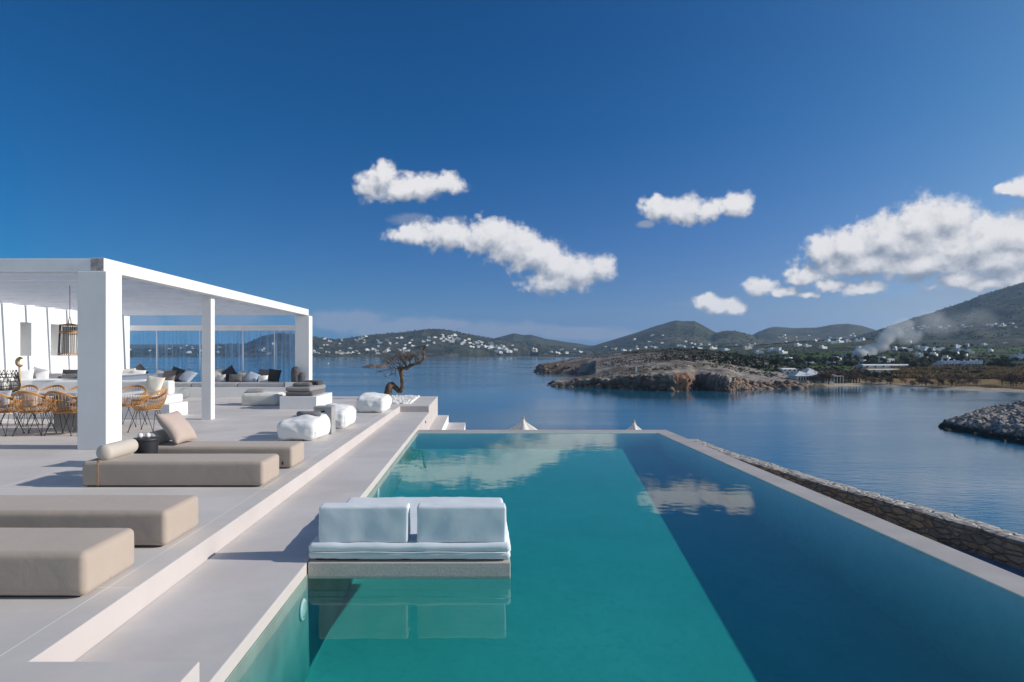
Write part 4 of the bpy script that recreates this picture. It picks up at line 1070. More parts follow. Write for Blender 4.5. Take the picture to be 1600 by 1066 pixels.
def terrain(X, Y):
    u = VX + F * X / Y
    n1 = fbm(X / 260, Y / 260, 5, 11); n2 = fbm(X / 38, Y / 38, 5, 23); rg = ridged(X / 420, Y / 420, 4, 31); n3 = fbm(X / 6, Y / 6, 4, 41)
    h = np.full(X.shape, -3.0)
    # hills
    for k, (pts, Yr, Yf, Yb) in enumerate(RANGES):
        ys = hill_profile(u, pts); top = H_SEA + (VY - ys) * Yr / F
        t = np.clip((Y - Yf) / (Yr - Yf), -.2, 1); up = np.where(t > 0, t, 0) ** (1.15 if k != 5 else 1.5)
        up = up * (1 + .0 * t)
        dn = 1 - sstep(Yr, Yb, Y) * .9
        rel = top * up * dn
        erosion = (rg - .55) * top * .22 * np.clip(t * 2.2, 0, 1) * np.clip((1 - t) * 3.5, 0, 1)
        g = rel + erosion + n1 * .10 * top * np.clip(1 - np.abs(t - .55) * 1.9, 0, 1)
        g = np.where(t <= 0, -3, g + (n2 * 2.5 + 1.0) * np.clip(t * 4, 0, 1))
        h = np.maximum(h, g)
    # low shore strip on the far side
    shore_far = np.interp(u, [-700, 190, 480, 700, 780, 860, 930, 2400], [1700, 1640, 1690, 1780, 1900, 2050, 2000, 2000]) + n1 * 60
    strip = 1.2 + (Y - shore_far) * .022 + n2 * 2.0
    h = np.where(Y > shore_far, np.maximum(h, strip), np.where(u < 840, -3, h))
    # low cliffs at the shore near px 600-780
    cl = sstep(690, 720, u) * (1 - sstep(775, 800, u)); h = np.where((Y > shore_far) , h + cl * 6 * sstep(shore_far, shore_far + 30, Y) * (1 - sstep(shore_far + 300, shore_far + 600, Y)), h)
    # coastal plain on the right, rising towards the hills
    yn = near_shore(u) * (1 + .012 * fbm(X / 14, Y / 14, 3, 51))
    d = Y - yn
    plain = np.interp(Y, [150, 225, 260, 330, 400, 500, 600, 700, 850, 1000, 1200, 1500, 2000, 5000], [0.4, 1.0, 1.6, 2.6, 3.4, 5, 7, 8.5, 13, 18, 26, 38, 50, 50])
    plain = plain * sstep(1130, 1330, u) + (plain * .55) * (1 - sstep(1130, 1330, u))
    plain = plain + n2 * np.interp(Y, [200, 400, 1000], [.15, .8, 3.0])
    beach = sstep(1255, 1310, u)
    edge = np.clip(d / (14 * beach + 1.5), 0, 1)
    plain_h = -1.5 + (plain + 1.5) * edge ** (.45)
    back = np.interp(u, [834, 900, 1000, 1100, 1180, 1260, 1400], [0, 300, 700, 900, 1400, 2600, 5000])
    on_right = (u > 1090) & (d > -6)
    ph = np.where(on_right, plain_h, -3)
    wR = sstep(1100, 1200, u)
    # headland
    yr_ = np.interp(u, [828, 850, 870, 900, 930, 960, 990, 1030, 1060, 1090, 1120, 1160, 1200, 1260, 1320], [460, 450, 440, 430, 430, 430, 425, 420, 410, 400, 390, 360, 330, 290, 270])
    sk = np.interp(u, [828, 835, 850, 870, 900, 930, 960, 985, 1010, 1030, 1060, 1085, 1110, 1140, 1170, 1200, 1240, 1290, 1330], [576, 573, 569, 565.5, 561, 557.5, 553, 549.5, 547, 546, 545.5, 547, 549.5, 554, 560, 566, 577, 590, 600])
    ridge = H_SEA + (VY - sk) * yr_ / F
    ycl = np.interp(u, [850, 870, 900, 930, 960, 1000, 1050, 1070, 1100, 1130, 1150, 1170, 1200, 1250, 1300], [602.5, 601, 598, 594, 590, 587, 588, 589, 588, 591, 597, 600, 602, 602.5, 604])
    cliff = np.maximum(.5, H_SEA - (ycl - VY) * yn / F) 
    rr = ridged(X / 9, Y / 9, 4, 61)
    dn_ = d - 1.6 * fbm(X / 22, Y / 22, 3, 71) - .9 * ridged(X / 5, Y / 3, 3, 73)
    t = np.clip((Y - yn) / (yr_ - yn), 0, 1)
    hp = -2 + (cliff + 2) * np.clip(dn_ / 3.0, 0, 1) ** .8 + (ridge - cliff) * t ** .9 + (rr - .6) * np.interp(t, [0, .2, 1], [2.2, 1.2, 1.0]) + n3 * .5
    hp = hp * (1 - sstep(yr_, yr_ + 230, Y)) - 2.5 * sstep(yr_ + 60, yr_ + 260, Y)
    # inlet between the two arms at the left tip
    inl_r = np.interp(u, [800, 870, 905, 918, 930], [1, 1, .8, .3, 0])
    mid = sstep(250, 262, Y) * (1 - sstep(365, 385, Y))
    hp = hp - mid * inl_r * 14
    tipn = sstep(845, 866, u + n3 * 6)           # near arm tip
    tipf = sstep(828, 846, u + n3 * 4)           # far arm tip
    tip = np.where(Y < 300, tipn, tipf)
    hp = np.where(d > -4, -3 + (hp + 3) * tip, -3)
    hp = np.where(u < 1335, hp * (1 - sstep(1270, 1335, u)) + -3 * sstep(1270, 1335, u), -3)
    h = np.where(u > 1090, np.maximum(h, ph), h)
    h = np.where((Y < 1500) & (u < 1090), -3, h)
    head = hp > np.maximum(h, -1)
    # rear flank of the headland towards the village is land too
    h = np.maximum(h, hp)
    return h, dict(u=u, d=d, head=head & (hp > -1), n1=n1, n2=n2, n3=n3, rg=rg, beach=beach, cliff=cliff)
def project_y(h, Y): return VY + (H_SEA - h) * F / Y
def lerp3(a, b, t): return a + (b - a) * t[..., None]
def build_terrain():
    us = np.concatenate([np.arange(-700, 180, 10.), np.arange(180, 820, 3.), np.arange(820, 1330, 1.7), np.arange(1330, 1650, 2.2), np.arange(1650, 2400, 12.)])
    Ys = [185.]; 
    while Ys[-1] < 4700: Ys.append(Ys[-1] * (1.0055 if Ys[-1] < 520 else 1.011))
    U, YY = np.meshgrid(us, np.array(Ys)); X = (U - VX) / F * YY; Z, a = terrain(X, YY)
    ypix = project_y(Z, YY); u = a['u']; n1, n2, n3 = a['n1'], a['n2'], a['n3']
    gy, gx = np.gradient(Z); 
    slope = np.abs(gy) / np.gradient(YY, axis=0)
    col = np.zeros(Z.shape + (3,))
    scrub = np.array([.085, .088, .052]); dark = np.array([.038, .048, .032]); tan = np.array([.20, .165, .11]); green = np.array([.075, .13, .028]); sand = np.array([.48, .41, .32]); rock = np.array([.105, .078, .06]); rrock = np.array([.32, .17, .10]); reed = np.array([.28, .19, .09]); brown = np.array([.13, .095, .06]); grey = np.array([.37, .33, .295])
    f1 = sstep(-.25, .35, n2 + n1 * .6); col = lerp3(np.broadcast_to(dark, col.shape), np.broadcast_to(scrub, col.shape), f1)
    f2 = sstep(.15, .5, fbm(X / 90, YY / 60, 4, 81)); col = lerp3(col, np.broadcast_to(tan * .8, col.shape), f2 * .65)
    # terraced field lines on the slopes
    far = (YY > 1500) & (u < 930)
    col = np.where(((Z < 9) & far & (n2 > -.1))[..., None], lerp3(col, np.broadcast_to(tan, col.shape), np.full(Z.shape, .5)), col)
    # big hill: darker blue-green scrub
    # right plain patches
    plain = (YY < 1300) & (u > 1080) & ~a['head']
    fld = fbm(X / 120, YY / 55, 3, 91)
    pc = lerp3(np.broadcast_to(dark * 1.1, col.shape), np.broadcast_to(np.array([.12, .12, .05]), col.shape), sstep(-.1, .3, fld))
    pc = np.where((fld > .22)[..., None], green, pc)
    rb = (YY < 440) & (u > 1330)
    pc = np.where(rb[..., None], lerp3(np.broadcast_to(brown, col.shape), np.broadcast_to(reed, col.shape), sstep(-.2, .3, fbm(X / 30, YY / 20, 3, 95))), pc)
    g1 = ((ypix > 581) & (ypix < 588) & (u > 1240) & (u < 1268)) | ((ypix > 585.5) & (ypix < 591) & (u > 1342) & (u < 1374)); pc = np.where(g1[..., None], green * 1.15, pc)
    g2 = (ypix > 550) & (ypix < 560) & (u > 1210) & (u < 1310) & (n2 > -.25); pc = np.where(g2[..., None], green * .75, pc)
    col = np.where(plain[..., None], pc, col)
    bs = a['beach'] * (a['d'] < 13 + 3 * n2) * (YY < 320) ; col = lerp3(col, np.broadcast_to(sand, col.shape), bs * 1.0)
    # headland
    hc = lerp3(np.broadcast_to(grey, col.shape), np.broadcast_to(grey * np.array([.55, .52, .48]), col.shape), sstep(-.1, .35, n3 + .4 * n2))
    top = sstep(340, 400, YY + 25 * n2) * (u > 975); hc = lerp3(hc, np.broadcast_to(np.array([.07, .066, .045]), col.shape), top * .85)
    rock_shade = sstep(4.0, .5, a['d']) * .9; hc = lerp3(hc, np.broadcast_to(rock, col.shape), rock_shade)  # bare cliff rock, its colour darkened further to carry the cliffs' shade
    orange = np.exp(-((u - 1066) / 16) ** 2) * sstep(14, 4, a['d']); hc = lerp3(hc, np.broadcast_to(rrock, col.shape), np.clip(orange * 1.2, 0, 1))
    tipo = np.exp(-(((u - 870) / 22) ** 2)) * (YY > 360) * (YY < 430); hc = lerp3(hc, np.broadcast_to(rrock * 1.1, col.shape), tipo * .45)
    # sandy track across the headland and bare field
    tr = np.exp(-((ypix - np.interp(u, [1000, 1050, 1090, 1130], [580, 578, 574, 568])) / 1.3) ** 2) * (u > 1000) * (u < 1130); hc = lerp3(hc, np.broadcast_to(tan * 1.5, col.shape), np.clip(tr, 0, 1) * .9)
    fd = (u > 1112) & (u < 1200) & (np.abs(ypix - np.interp(u, [1112, 1200], [565, 573])) < np.interp(u, [1112, 1130, 1180, 1200], [1, 3.2, 2.5, .3])); hc = np.where(fd[..., None], tan * 1.5, hc)
    gr = (u > 1170) & (u < 1245) & (ypix > 575) & (ypix < 586) & (n2 > -.1); hc = np.where(gr[..., None], green * .8, hc)
    col = np.where(a['head'][..., None], hc, col)
    wet = sstep(1.1, .2, Z) * (1 - bs); col = lerp3(col, np.broadcast_to(np.array([.035, .03, .025]), col.shape), wet * .85)
    rk = np.where(a['head'], 1.0, 0.0)
    C4 = np.concatenate([col, rk[..., None]], -1)
    # break the cliffs into ledges: push them in and out with height
    near = a['head'] & (a['d'] < 14)
    k = sstep(14, 6, a['d']) * near * sstep(-.5, .8, Z)
    YY = YY + k * (fbm(X / 3.2 + Z * .35, Z / 1.1 + X * .05, 4, 301) * 2.6); X = X + k * fbm(X / 4 + 9, Z / 1.3 + YY * .2, 3, 305) * 1.6
    Z = Z + k * fbm(X / 2.3, YY / 1.9, 3, 309) * .9
    keep = Z > -1.2
    m, N, p, o, P = mat('terrain')
    at = N.node('ShaderNodeAttribute', attribute_name='land'); 
    nz = N.noise(P, .22, 6, .7); vz = N.node('ShaderNodeTexVoronoi'); vz.inputs['Scale'].default_value = .085; N.l.new(P, vz.inputs['Vector'])
    mz = N.node('ShaderNodeMapping'); mz.inputs['Scale'].default_value = (1, 1, 2.6); mz.inputs['Rotation'].default_value = (.25, .2, 0); N.l.new(P, mz.inputs[0]); nr = N.noise(mz.outputs[0], .8, 6, .72, .8)
    spots = N.maprange(vz.outputs['Distance'], .22, .40, 1, 0)
    far_ = N.math('SUBTRACT', 1.0, at.outputs['Alpha'])
    c = N.mix(N.math('MULTIPLY', N.math('MULTIPLY', spots, .65), far_), at.outputs['Color'], (.022, .032, .02))
    c = N.mix(N.math('MULTIPLY', N.maprange(nz.outputs[0], .42, .64), .55), c, N.mix(1.0, c, (.45, .45, .42), 'MULTIPLY'))
    c = N.mix(N.math('MULTIPLY', N.maprange(nr.outputs[0], .5, .7), N.math('MULTIPLY', at.outputs['Alpha'], .75)), c, N.mix(1.0, c, (.26, .24, .23), 'MULTIPLY'))
    c = N.mix(N.math('MULTIPLY', N.maprange(nr.outputs[0], .30, .42, 1, 0), N.math('MULTIPLY', at.outputs['Alpha'], .5)), c, N.mix(1.0, c, (1.6, 1.55, 1.5), 'MULTIPLY'))
    N.l.new(c, p.inputs['Base Color']); p.inputs['Roughness'].default_value = 1.0; p.inputs['Specular IOR Level'].default_value = .1
    bump(N, p, N.math('ADD', nr.outputs[0], nz.outputs[0]), .8, .8)
    o = grid_mesh('hills', X, YY, Z + SEA_Z, keep, m, {'land': C4}, True); tag(o, kind='structure')
build_terrain()
_Ys = np.geomspace(190, 4300, 900)
def ground_at(u, y, ymin=190):
    """first visible land point seen at photo position (u, y)"""
    X = (u - VX) / F * _Ys; Z, a = terrain(X[None, :], _Ys[None, :]); Z = Z[0]; yp = project_y(Z, _Ys)
    ok = (Z > .3) & (_Ys > ymin)
    run = np.where(ok, yp, 1e9); cm = np.minimum.accumulate(run); hit = np.where((cm <= y) & ok)[0]
    if len(hit) == 0: return None
    i = hit[0]
    if i > 0 and ok[i - 1]:
        pass
    return float(X[i]), float(_Ys[i]), float(Z[i] + SEA_Z)
def z_at(X, Y):
    Z, a = terrain(np.array([[X]]), np.array([[Y]])); return float(Z[0, 0]) + SEA_Z

# ------------------------------------------------------------------ sea
def sea():
    m, N, p, o, P = mat('sea_water')
    N.l.new(N.mix(.5, (.008, .12, .21), (.008, .12, .21)), p.inputs['Base Color']); p.inputs['Roughness'].default_value = .13; p.inputs['IOR'].default_value = 1.33
    mp = N.node('ShaderNodeMapping'); mp.inputs['Scale'].default_value = (.55, 1.3, 1); N.l.new(P, mp.inputs[0])
    a = N.noise(mp.outputs[0], .9, 4, .6); b = N.noise(mp.outputs[0], .06, 3, .5)
    mp2 = N.node('ShaderNodeMapping'); mp2.inputs['Scale'].default_value = (.004, .02, 1); N.l.new(P, mp2.inputs[0]); w = N.noise(mp2.outputs[0], 1.0, 4, .6)
    N.l.new(N.maprange(w.outputs[0], .38, .62, .05, .16), p.inputs['Roughness'])
    bp = N.node('ShaderNodeBump'); N.l.new(N.maprange(w.outputs[0], .35, .65, .25, .6), bp.inputs['Strength']); bp.inputs['Distance'].default_value = .07
    N.l.new(N.math('ADD', a.outputs[0], N.math('MULTIPLY', b.outputs[0], 1.5)), bp.inputs['Height']); N.l.new(bp.outputs[0], p.inputs['Normal'])
    bm = BM(); v = [bm.verts.new(q) for q in ((-6500, -150, SEA_Z), (6500, -150, SEA_Z), (6500, 4800, SEA_Z), (-6500, 4800, SEA_Z))]; bm.faces.new(v)
    o = obj('sea', bm, m); tag(o, kind='structure')
sea()

# ------------------------------------------------------------------ rocky spit on the right, islet, buoy
def spit_mat():
    m, N, p, o, P = mat('spit_rock'); a = N.noise(P, 1.6, 6, .75); v = N.node('ShaderNodeTexVoronoi'); v.inputs['Scale'].default_value = 3.6; N.l.new(P, v.inputs['Vector']); b = N.noise(P, .25, 4, .6)
    wn = N.node('ShaderNodeTexWhiteNoise'); N.l.new(v.outputs['Color'], wn.inputs[0])
    c = N.mix(wn.outputs[0], (.09, .085, .085), (.50, .455, .42)); c = N.mix(N.maprange(a.outputs[0], .45, .68), c, (.07, .06, .055)); c = N.mix(N.maprange(b.outputs[0], .5, .7, 0, .5), c, (.20, .165, .12))
    ge = N.node('ShaderNodeNewGeometry'); sp = N.node('ShaderNodeSeparateXYZ'); N.l.new(ge.outputs['Position'], sp.inputs[0])
    wet = N.maprange(N.math('MULTIPLY_ADD', N.math('SUBTRACT', a.outputs[0], .5), .8, sp.outputs[2]), SEA_Z + .5, SEA_Z + 1.15, 1, 0)
    c = N.mix(wet, c, (.018, .016, .012)); N.l.new(c, p.inputs['Base Color']); p.inputs['Roughness'].default_value = .9; bump(N, p, a.outputs[0], .8, .25); return m
M['spit'] = spit_mat()
def spit():
    x = np.linspace(66, 150, 420); y = np.linspace(55, 150, 420); X, Y = np.meshgrid(x, y)
    # outline in photo terms: near edge and far edge as distances along u
    u = VX + F * X / Y
    # centre line runs from the tip (1455,668) outwards to the right
    yn = H_SEA * F / (np.interp(u, [1440, 1455, 1480, 1510, 1560, 1600, 1700, 2000], [668, 668.5, 676, 681, 690, 697, 712, 740]) - VY)
    yf = H_SEA * F / (np.interp(u, [1440, 1455, 1475, 1500, 1530, 1560, 1600, 1700, 2000], [668, 667, 659, 653.5, 646, 641, 636, 630, 620]) - VY)
    n = fbm(X / 4, Y / 4, 4, 7) * 2.2
    dn = Y - yn + n; df = yf - Y + n * 1.5
    din = np.minimum(dn, df * .7); inside = u > 1452
    top = np.interp(u, [1455, 1480, 1520, 1600, 1800], [.3, .8, 1.2, 1.8, 3.0])
    Z = np.where(inside, -1 + (top + 1) * np.clip(din / 7, 0, 1) ** .6, -1.5)
    rr = ridged(X / 1.2, Y / 1.2, 4, 17); Z = Z + np.where(Z > -.8, (rr - .6) * 1.3 + fbm(X / .8, Y / .8, 3, 19) * .5, 0)
    o = grid_mesh('rocky_spit', X, Y, Z + SEA_Z, Z > -1.0, M['spit'], None, False); tag(o, kind='structure')
spit()
def islet():
    x = np.linspace(-112, -62, 200); y = np.linspace(505, 545, 120); X, Y = np.meshgrid(x, y)
    prof = np.interp(X, [-108, -100, -94, -89, -84, -80, -76, -72, -66], [.0, .55, .4, 1.5, 2.3, 1.7, 2.1, .8, 0])
    Z = prof * np.clip(1 - ((Y - 525) / (5 + prof * 3)) ** 2, 0, 1) * (.6 + .9 * ridged(X / 4, Y / 4, 4, 77)) - .35
    o = grid_mesh('rock_islet', X, Y, Z + SEA_Z, Z > -.3, M['islet'], None, False); tag(o, 'low dark rock islet in the bay left of the old tree', 'rock')
M['islet'] = simple('islet_rock', (.22, .15, .11), .95, .25, .7, .6, 1.5, .2, col2=(.05, .04, .035))
islet()
def buoy():
    Y = 690; X = (513 - VX) / F * Y
    t = thing('buoy', 'tiny white buoy floating in the bay between the column and the islet', 'buoy', (X, Y, SEA_Z)); bm = BM()
    lathe(bm, [(0, -.2), (.5, -.15), (.75, .3), (.6, .8), (.2, 1.1), (0, 1.15)], 16); obj('float', bm, M['hwhite'], t, True, world=False)
    bm = BM(); tube(bm, [(0, 0, 1.1), (0, 0, 1.6)], .05, 6); obj('mast', bm, M['hwhite'], t, world=False)
M['hwhite'] = simple('house_white', (.80, .79, .77), .85, .05, .4)
M['hcream'] = simple('house_cream', (.62, .55, .45), .85, .08, .4)
M['hblue'] = simple('house_shadow_blue', (.52, .58, .66), .85, .08, .4)
M['hstone'] = simple('house_stone', (.36, .31, .25), .9, .15, 1.2)
M['pane'] = simple('dark_window', (.03, .04, .05), .2, .1, 1)
M['shutter'] = simple('blue_shutter', (.06, .14, .26), .6, .1, 1)
M['leaf_dark'] = simple('dark_foliage', (.045, .065, .028), .9, .3, .6)
M['leaf_olive'] = simple('olive_foliage', (.10, .115, .05), .9, .3, .6)
M['leaf_brown'] = simple('brown_tamarisk', (.17, .11, .07), .95, .3, .6)
M['reed'] = simple('dry_reeds', (.34, .22, .10), .95, .3, .3)
buoy()
def marker_post():
    g = ground_at(994, 582.5); X, Y, Z = g
    t = thing('marker_post', 'short white marker post standing on the headland', 'post', (X, Y, Z)); bm = BM(); bx(bm, -.28, .28, -.28, .28, -.4, 1.5); bx(bm, -.18, .18, -.18, .18, 1.5, 2.0, .05, 1); obj('shaft', bm, M['hwhite'], t, world=False)
    bm = BM(); lathe(bm, [(0, 2.0), (.12, 2.0), (.1, 2.3), (0, 2.35)], 10); obj('cap', bm, M['pane'], t, world=False)
marker_post()

# ------------------------------------------------------------------ houses
def house_proto(kind, mw):
    """Cycladic cube houses of a few shapes; local +X faces the sun, -Y faces the camera"""
    t = thing('house', 'x', 'house'); bm = BM(); rng = random.Random(kind)
    W = [9, 12, 8, 14, 10, 16][kind % 6]; D = 8; Hh = [3.4, 3.2, 6.2, 3.4, 5.8, 3.6][kind % 6]
    bx(bm, -W / 2, W / 2, -D / 2, D / 2, -5, Hh)
    bx(bm, -W / 2 + .3, W / 2 - .3, -D / 2 + .3, D / 2 - .3, Hh, Hh + .02)
    for (a, b, c, d) in ((-W/2, W/2, -D/2, -D/2 + .3), (-W/2, W/2, D/2 - .3, D/2), (-W/2, -W/2 + .3, -D/2 + .3, D/2 - .3), (W/2 - .3, W/2, -D/2 + .3, D/2 - .3)): bx(bm, a, b, c, d, Hh + .003, Hh + .45)
    if kind % 6 in (1, 3, 5): bx(bm, -W / 2 + .6, -W / 2 + 5.2, -D / 2 + 1.6, D / 2 - .5, Hh + .03, Hh + 2.9)
    if kind % 6 in (0, 2): bx(bm, W / 2 + .004, W / 2 + 4, -D / 2 - .5, D / 2 - 2, -5, Hh * .62)
    if kind % 6 in (4,): bx(bm, -W / 2 - 4.5, -W / 2 - .004, -D / 2 - 1, D / 2 - 2, -5, 3.0)
    obj('wall', bm, mw, t, world=False)
    bm = BM(); bx(bm, W / 2 - 1.6, W / 2 - .9, .5, 1.2, Hh + .03, Hh + 1.3); obj('chimney', bm, mw, t, world=False)
    n = max(2, int(W / 3)); fl = 2 if Hh > 5 else 1
    for f in range(fl):
        for k in range(n):
            x = -W / 2 + (k + .5) * W / n; z = f * 2.9
            bm = BM()
            if k == n // 2 and f == 0: bx(bm, x - .5, x + .5, -D / 2 - .04, -D / 2 + .1, .05, 2.2); obj('door', bm, M['shutter'], t, world=False)
            else: bx(bm, x - .5, x + .5, -D / 2 - .04, -D / 2 + .1, z + .9, z + 2.1); obj('window', bm, M['pane'], t, world=False)
    bm = BM(); bx(bm, W / 2 - .1, W / 2 + .04, -.6, .6, .9, 2.1)
    obj('window', bm, M['pane'], t, world=False)
    return t
def simple_house(kind, mw):
    p = house_proto(kind, mw)
    for c in list(p.children):
        if c.name.split('.')[0] != 'wall': 
            bpy.data.objects.remove(c)
    return p
PROT = {}; FARP = {}; PLACED = []
def add_house(u, y, kind, mk, label, group, s=1.0, rz=0, detailed=True, ymin=190, sep=7):
    g = ground_at(u, y, ymin)
    if g is None: return None
    for q in PLACED:
        if abs(q[0] - g[0]) + abs(q[1] - g[1]) < sep * s: return None
    PLACED.append(g)
    lib = PROT if detailed else FARP; key = (kind, mk)
    first = key not in lib
    if first:
        lib[key] = (house_proto if detailed else simple_house)(kind, M[mk]); o = lib[key]
    else: o = copy_tree(lib[key])
    o.location = g; o.rotation_euler = (0, 0, R(rz)); o.scale = (s, s, s)
    o['label'] = label; o['category'] = 'house'; o['group'] = group
    if not detailed:
        pass
    return o
def villages():
    rng = random.Random(21)
    mats = ['hwhite'] * 6 + ['hcream', 'hblue', 'hstone']
    def cluster(n, u0, u1, yf, label, group, s=(.6, 1.05), ymin=1500, cu=None):
        k = 0; tries = 0
        while k < n and tries < n * 6:
            tries += 1
            u = rng.uniform(u0, u1) if cu is None else rng.gauss(*cu)
            y = yf(u, rng)
            if add_house(u, y, rng.randrange(6), rng.choice(mats), label, group, rng.uniform(*s), rng.choice((0, 12, 25, 40, 110, 30)), False, ymin): k += 1
    cluster(34, 487, 640, lambda u, r: r.uniform(545, 554.5), 'small white house near the far shore, seen between the corner column and the old tree', 'houses on the far shore behind the tree')
    cluster(34, 500, 680, lambda u, r: r.uniform(526, 543), 'small white house high on the far hillside left of its summit', 'houses high on the left hillside')
    cluster(62, 688, 810, lambda u, r: np.interp(u, [688, 740, 810], [529, 537, 551]) + r.gauss(0, 4), 'small white house in the dense band running down the far hillside right of its summit', 'houses on the right flank of the far hill')
    cluster(14, 815, 925, lambda u, r: r.uniform(545, 554), 'small pale house on the low far shore at the middle of the photo', 'houses on the low far shore')
    cluster(22, 925, 1110, lambda u, r: r.uniform(538, 551), 'small pale house at the foot of the pointed central hill', 'houses at the foot of the central hill')
    cluster(6, 985, 1110, lambda u, r: r.uniform(524, 537), 'tiny pale house part way up the pointed central hill', 'houses on the central hill')
    cluster(14, 1080, 1190, lambda u, r: r.uniform(538, 549), 'tiny pale house on the plain behind the headland', 'houses on the plain behind the headland', ymin=900)
    cluster(20, 200, 460, lambda u, r: r.uniform(538, 554), 'small white house across the bay, seen through the sheer curtains', 'houses seen through the curtains')
    cluster(36, 1360, 1600, lambda u, r: np.interp(u, [1360, 1450, 1600], [514, 513, 508]) + r.gauss(0, 1.6), 'small white house in the row high on the big right-hand slope', 'houses high on the right slope', s=(.5, .8), ymin=1200)
    cluster(20, 1210, 1360, lambda u, r: r.uniform(522, 536), 'tiny pale house on the dark slopes behind the village', 'houses behind the village', s=(.7, 1.1), ymin=900)
    # village on the right: individually placed
    V = [(1189,548,0,.9),(1205,550,2,.9),(1216,549,4,.8),(1186,553,1,.9),(1224,553,3,.7),(1247,541,1,1.0),(1262,542,3,.8),(1300,537,0,1.0),(1312,536,3,1.0),(1322,535,2,1.0),(1340,534,1,1.0),(1347,532,2,.9),
         (1232,565,4,.55),(1265,569,0,.42),(1286,545,3,.8),(1299,569,1,.42),(1322,560,2,.62),(1308,563,3,.5),(1345,547,1,.9),(1380,529,0,.9),(1400,547,3,.75),(1408,549,2,.8),(1418,548,5,.7),(1420,536,2,.9),(1437,545,1,.8),(1445,548,4,.8),(1455,549,2,.7),
         (1432,556,0,.7),(1439,559,2,.6),(1462,548,3,.7),(1470,546,0,.7),(1459,557,1,.7),(1492,544,2,.8),(1498,543,0,.8),(1510,542,4,.8),(1500,550,1,.75),(1512,553,2,.7),(1497,556,3,.65),(1506,557,0,.7),(1385,566,5,.6),(1478,563,1,.6),(1548,549,3,.5),(1570,537,0,.6),(1537,540,2,.6),(1350,566,0,.45)]
    where = ['on the left rim of the village', 'near the fields left of the smoke', 'left of the smoke plume', 'under the smoke plume', 'right of the smoke plume', 'right of the village centre', 'at the right village end']
    look = ['low white house with a side annex', 'long white house with a roof block', 'tall two-storey white house with side annex', 'wide white house with a roof block', 'two-storey white house with low left wing', 'very long low white house']
    adj = ['', 'upper ', 'lower ', 'middle ', 'small ', 'sunlit ', 'shaded ', 'isolated ']
    used = {}
    for (u, y, k, s) in V:
        wi = 0 if u < 1235 else 1 if u < 1290 else 2 if u < 1335 else 3 if u < 1395 else 4 if u < 1452 else 5 if u < 1515 else 6
        base = look[k] + ' ' + where[wi]; c = used.get(base, 0); used[base] = c + 1
        ex = ['', ', higher up', ', nearer the shore', ', farther right'][c]
        add_house(u, y, k, rng.choice(['hwhite', 'hwhite', 'hwhite', 'hblue']), base + ex, 'houses of the village on the right', s, rng.choice((0, 10, 28, 38, 45)), True, 230, 3)
villages()
def row_house(u0, u1, y, label, h=2.7, mk='hblue', n=6, dep=7):
    g0 = ground_at((u0 + u1) / 2, y, 230)
    if g0 is None: return
    X, Y, Z = g0; W = (u1 - u0) / F * Y
    t = thing('terraced_house', label, 'house', (X, Y, Z)); bm = BM(); w = W / n
    for k in range(n):
        hh = h + (.8 if k % 2 else 0) + .1 * k; bx(bm, -W / 2 + k * w + .002, -W / 2 + (k + 1) * w - .002, -dep / 2 + .3 * (k % 2), dep / 2, -2.5, hh)
        lathe(bm, [(.45, hh), (.4, hh + .8), (0, hh + .85)], 10, -W / 2 + (k + .3) * w, 0)
    obj('wall', bm, M['hwhite'] if mk == 'hwhite' else M['hblue'], t, world=False)
    for k in range(n):
        x = -W / 2 + (k + .5) * w; bm = BM(); bx(bm, x - .45, x + .45, -dep / 2 - .05, -dep / 2 + .35, .1, 2.2); obj('door', bm, M['shutter'], t, world=False)
        bm = BM(); bx(bm, x + w * .28 - .3, x + w * .28 + .3, -dep / 2 - .05, -dep / 2 + .35, 1.0, 2.0); obj('window', bm, M['pane'], t, world=False)
row_house(1465, 1494, 574.5, 'row of small white and blue-grey cube houses in front of the village, left of two')
row_house(1500, 1529, 574.5, 'row of small white and blue-grey cube houses in front of the village, right of two')
row_house(1583, 1612, 564, 'long low white building at the right edge of the photo', 4.2, 'hblue', 4)
def long_building(u0, u1, y, h, label, mk='hwhite'):
    g = ground_at((u0 + u1) / 2, y, 230); X, Y, Z = g; W = (u1 - u0) / F * Y
    t = thing('long_building', label, 'building', (X, Y, Z)); bm = BM(); n = 30
    a = []; 
    for k in range(2):
        x = -W / 2 if k == 0 else W / 2; a.append([bm.verts.new((x, yy, zz)) for yy, zz in ((-4, -2), (-4, h * .7), (-2, h), (2, h), (4, h * .7), (4, -2))])
    for i in range(6): bm.faces.new((a[0][i], a[1][i], a[1][(i + 1) % 6], a[0][(i + 1) % 6]))
    bm.faces.new(a[0]); bm.faces.new(a[1][::-1]); bmesh.ops.recalc_face_normals(bm, faces=bm.faces); obj('shell', bm, M[mk], t, world=False)
    m = max(3, int(W / 4))
    for k in range(m):
        x = -W / 2 + (k + .5) * W / m; bm = BM(); bx(bm, x - .5, x + .5, -4.05, -3.9, .3, h * .6); obj('window', bm, M['pane'], t, world=False)
long_building(1343, 1429, 574.5, 1.9, 'very long white greenhouse below the smoke', 'hwhite')
long_building(1350, 1400, 581.5, 1.6, 'second long pale low shed in front of the greenhouse', 'hcream')
long_building(1216, 1238, 580.5, 1.3, 'white long low house on the green slope of the headland', 'hwhite')
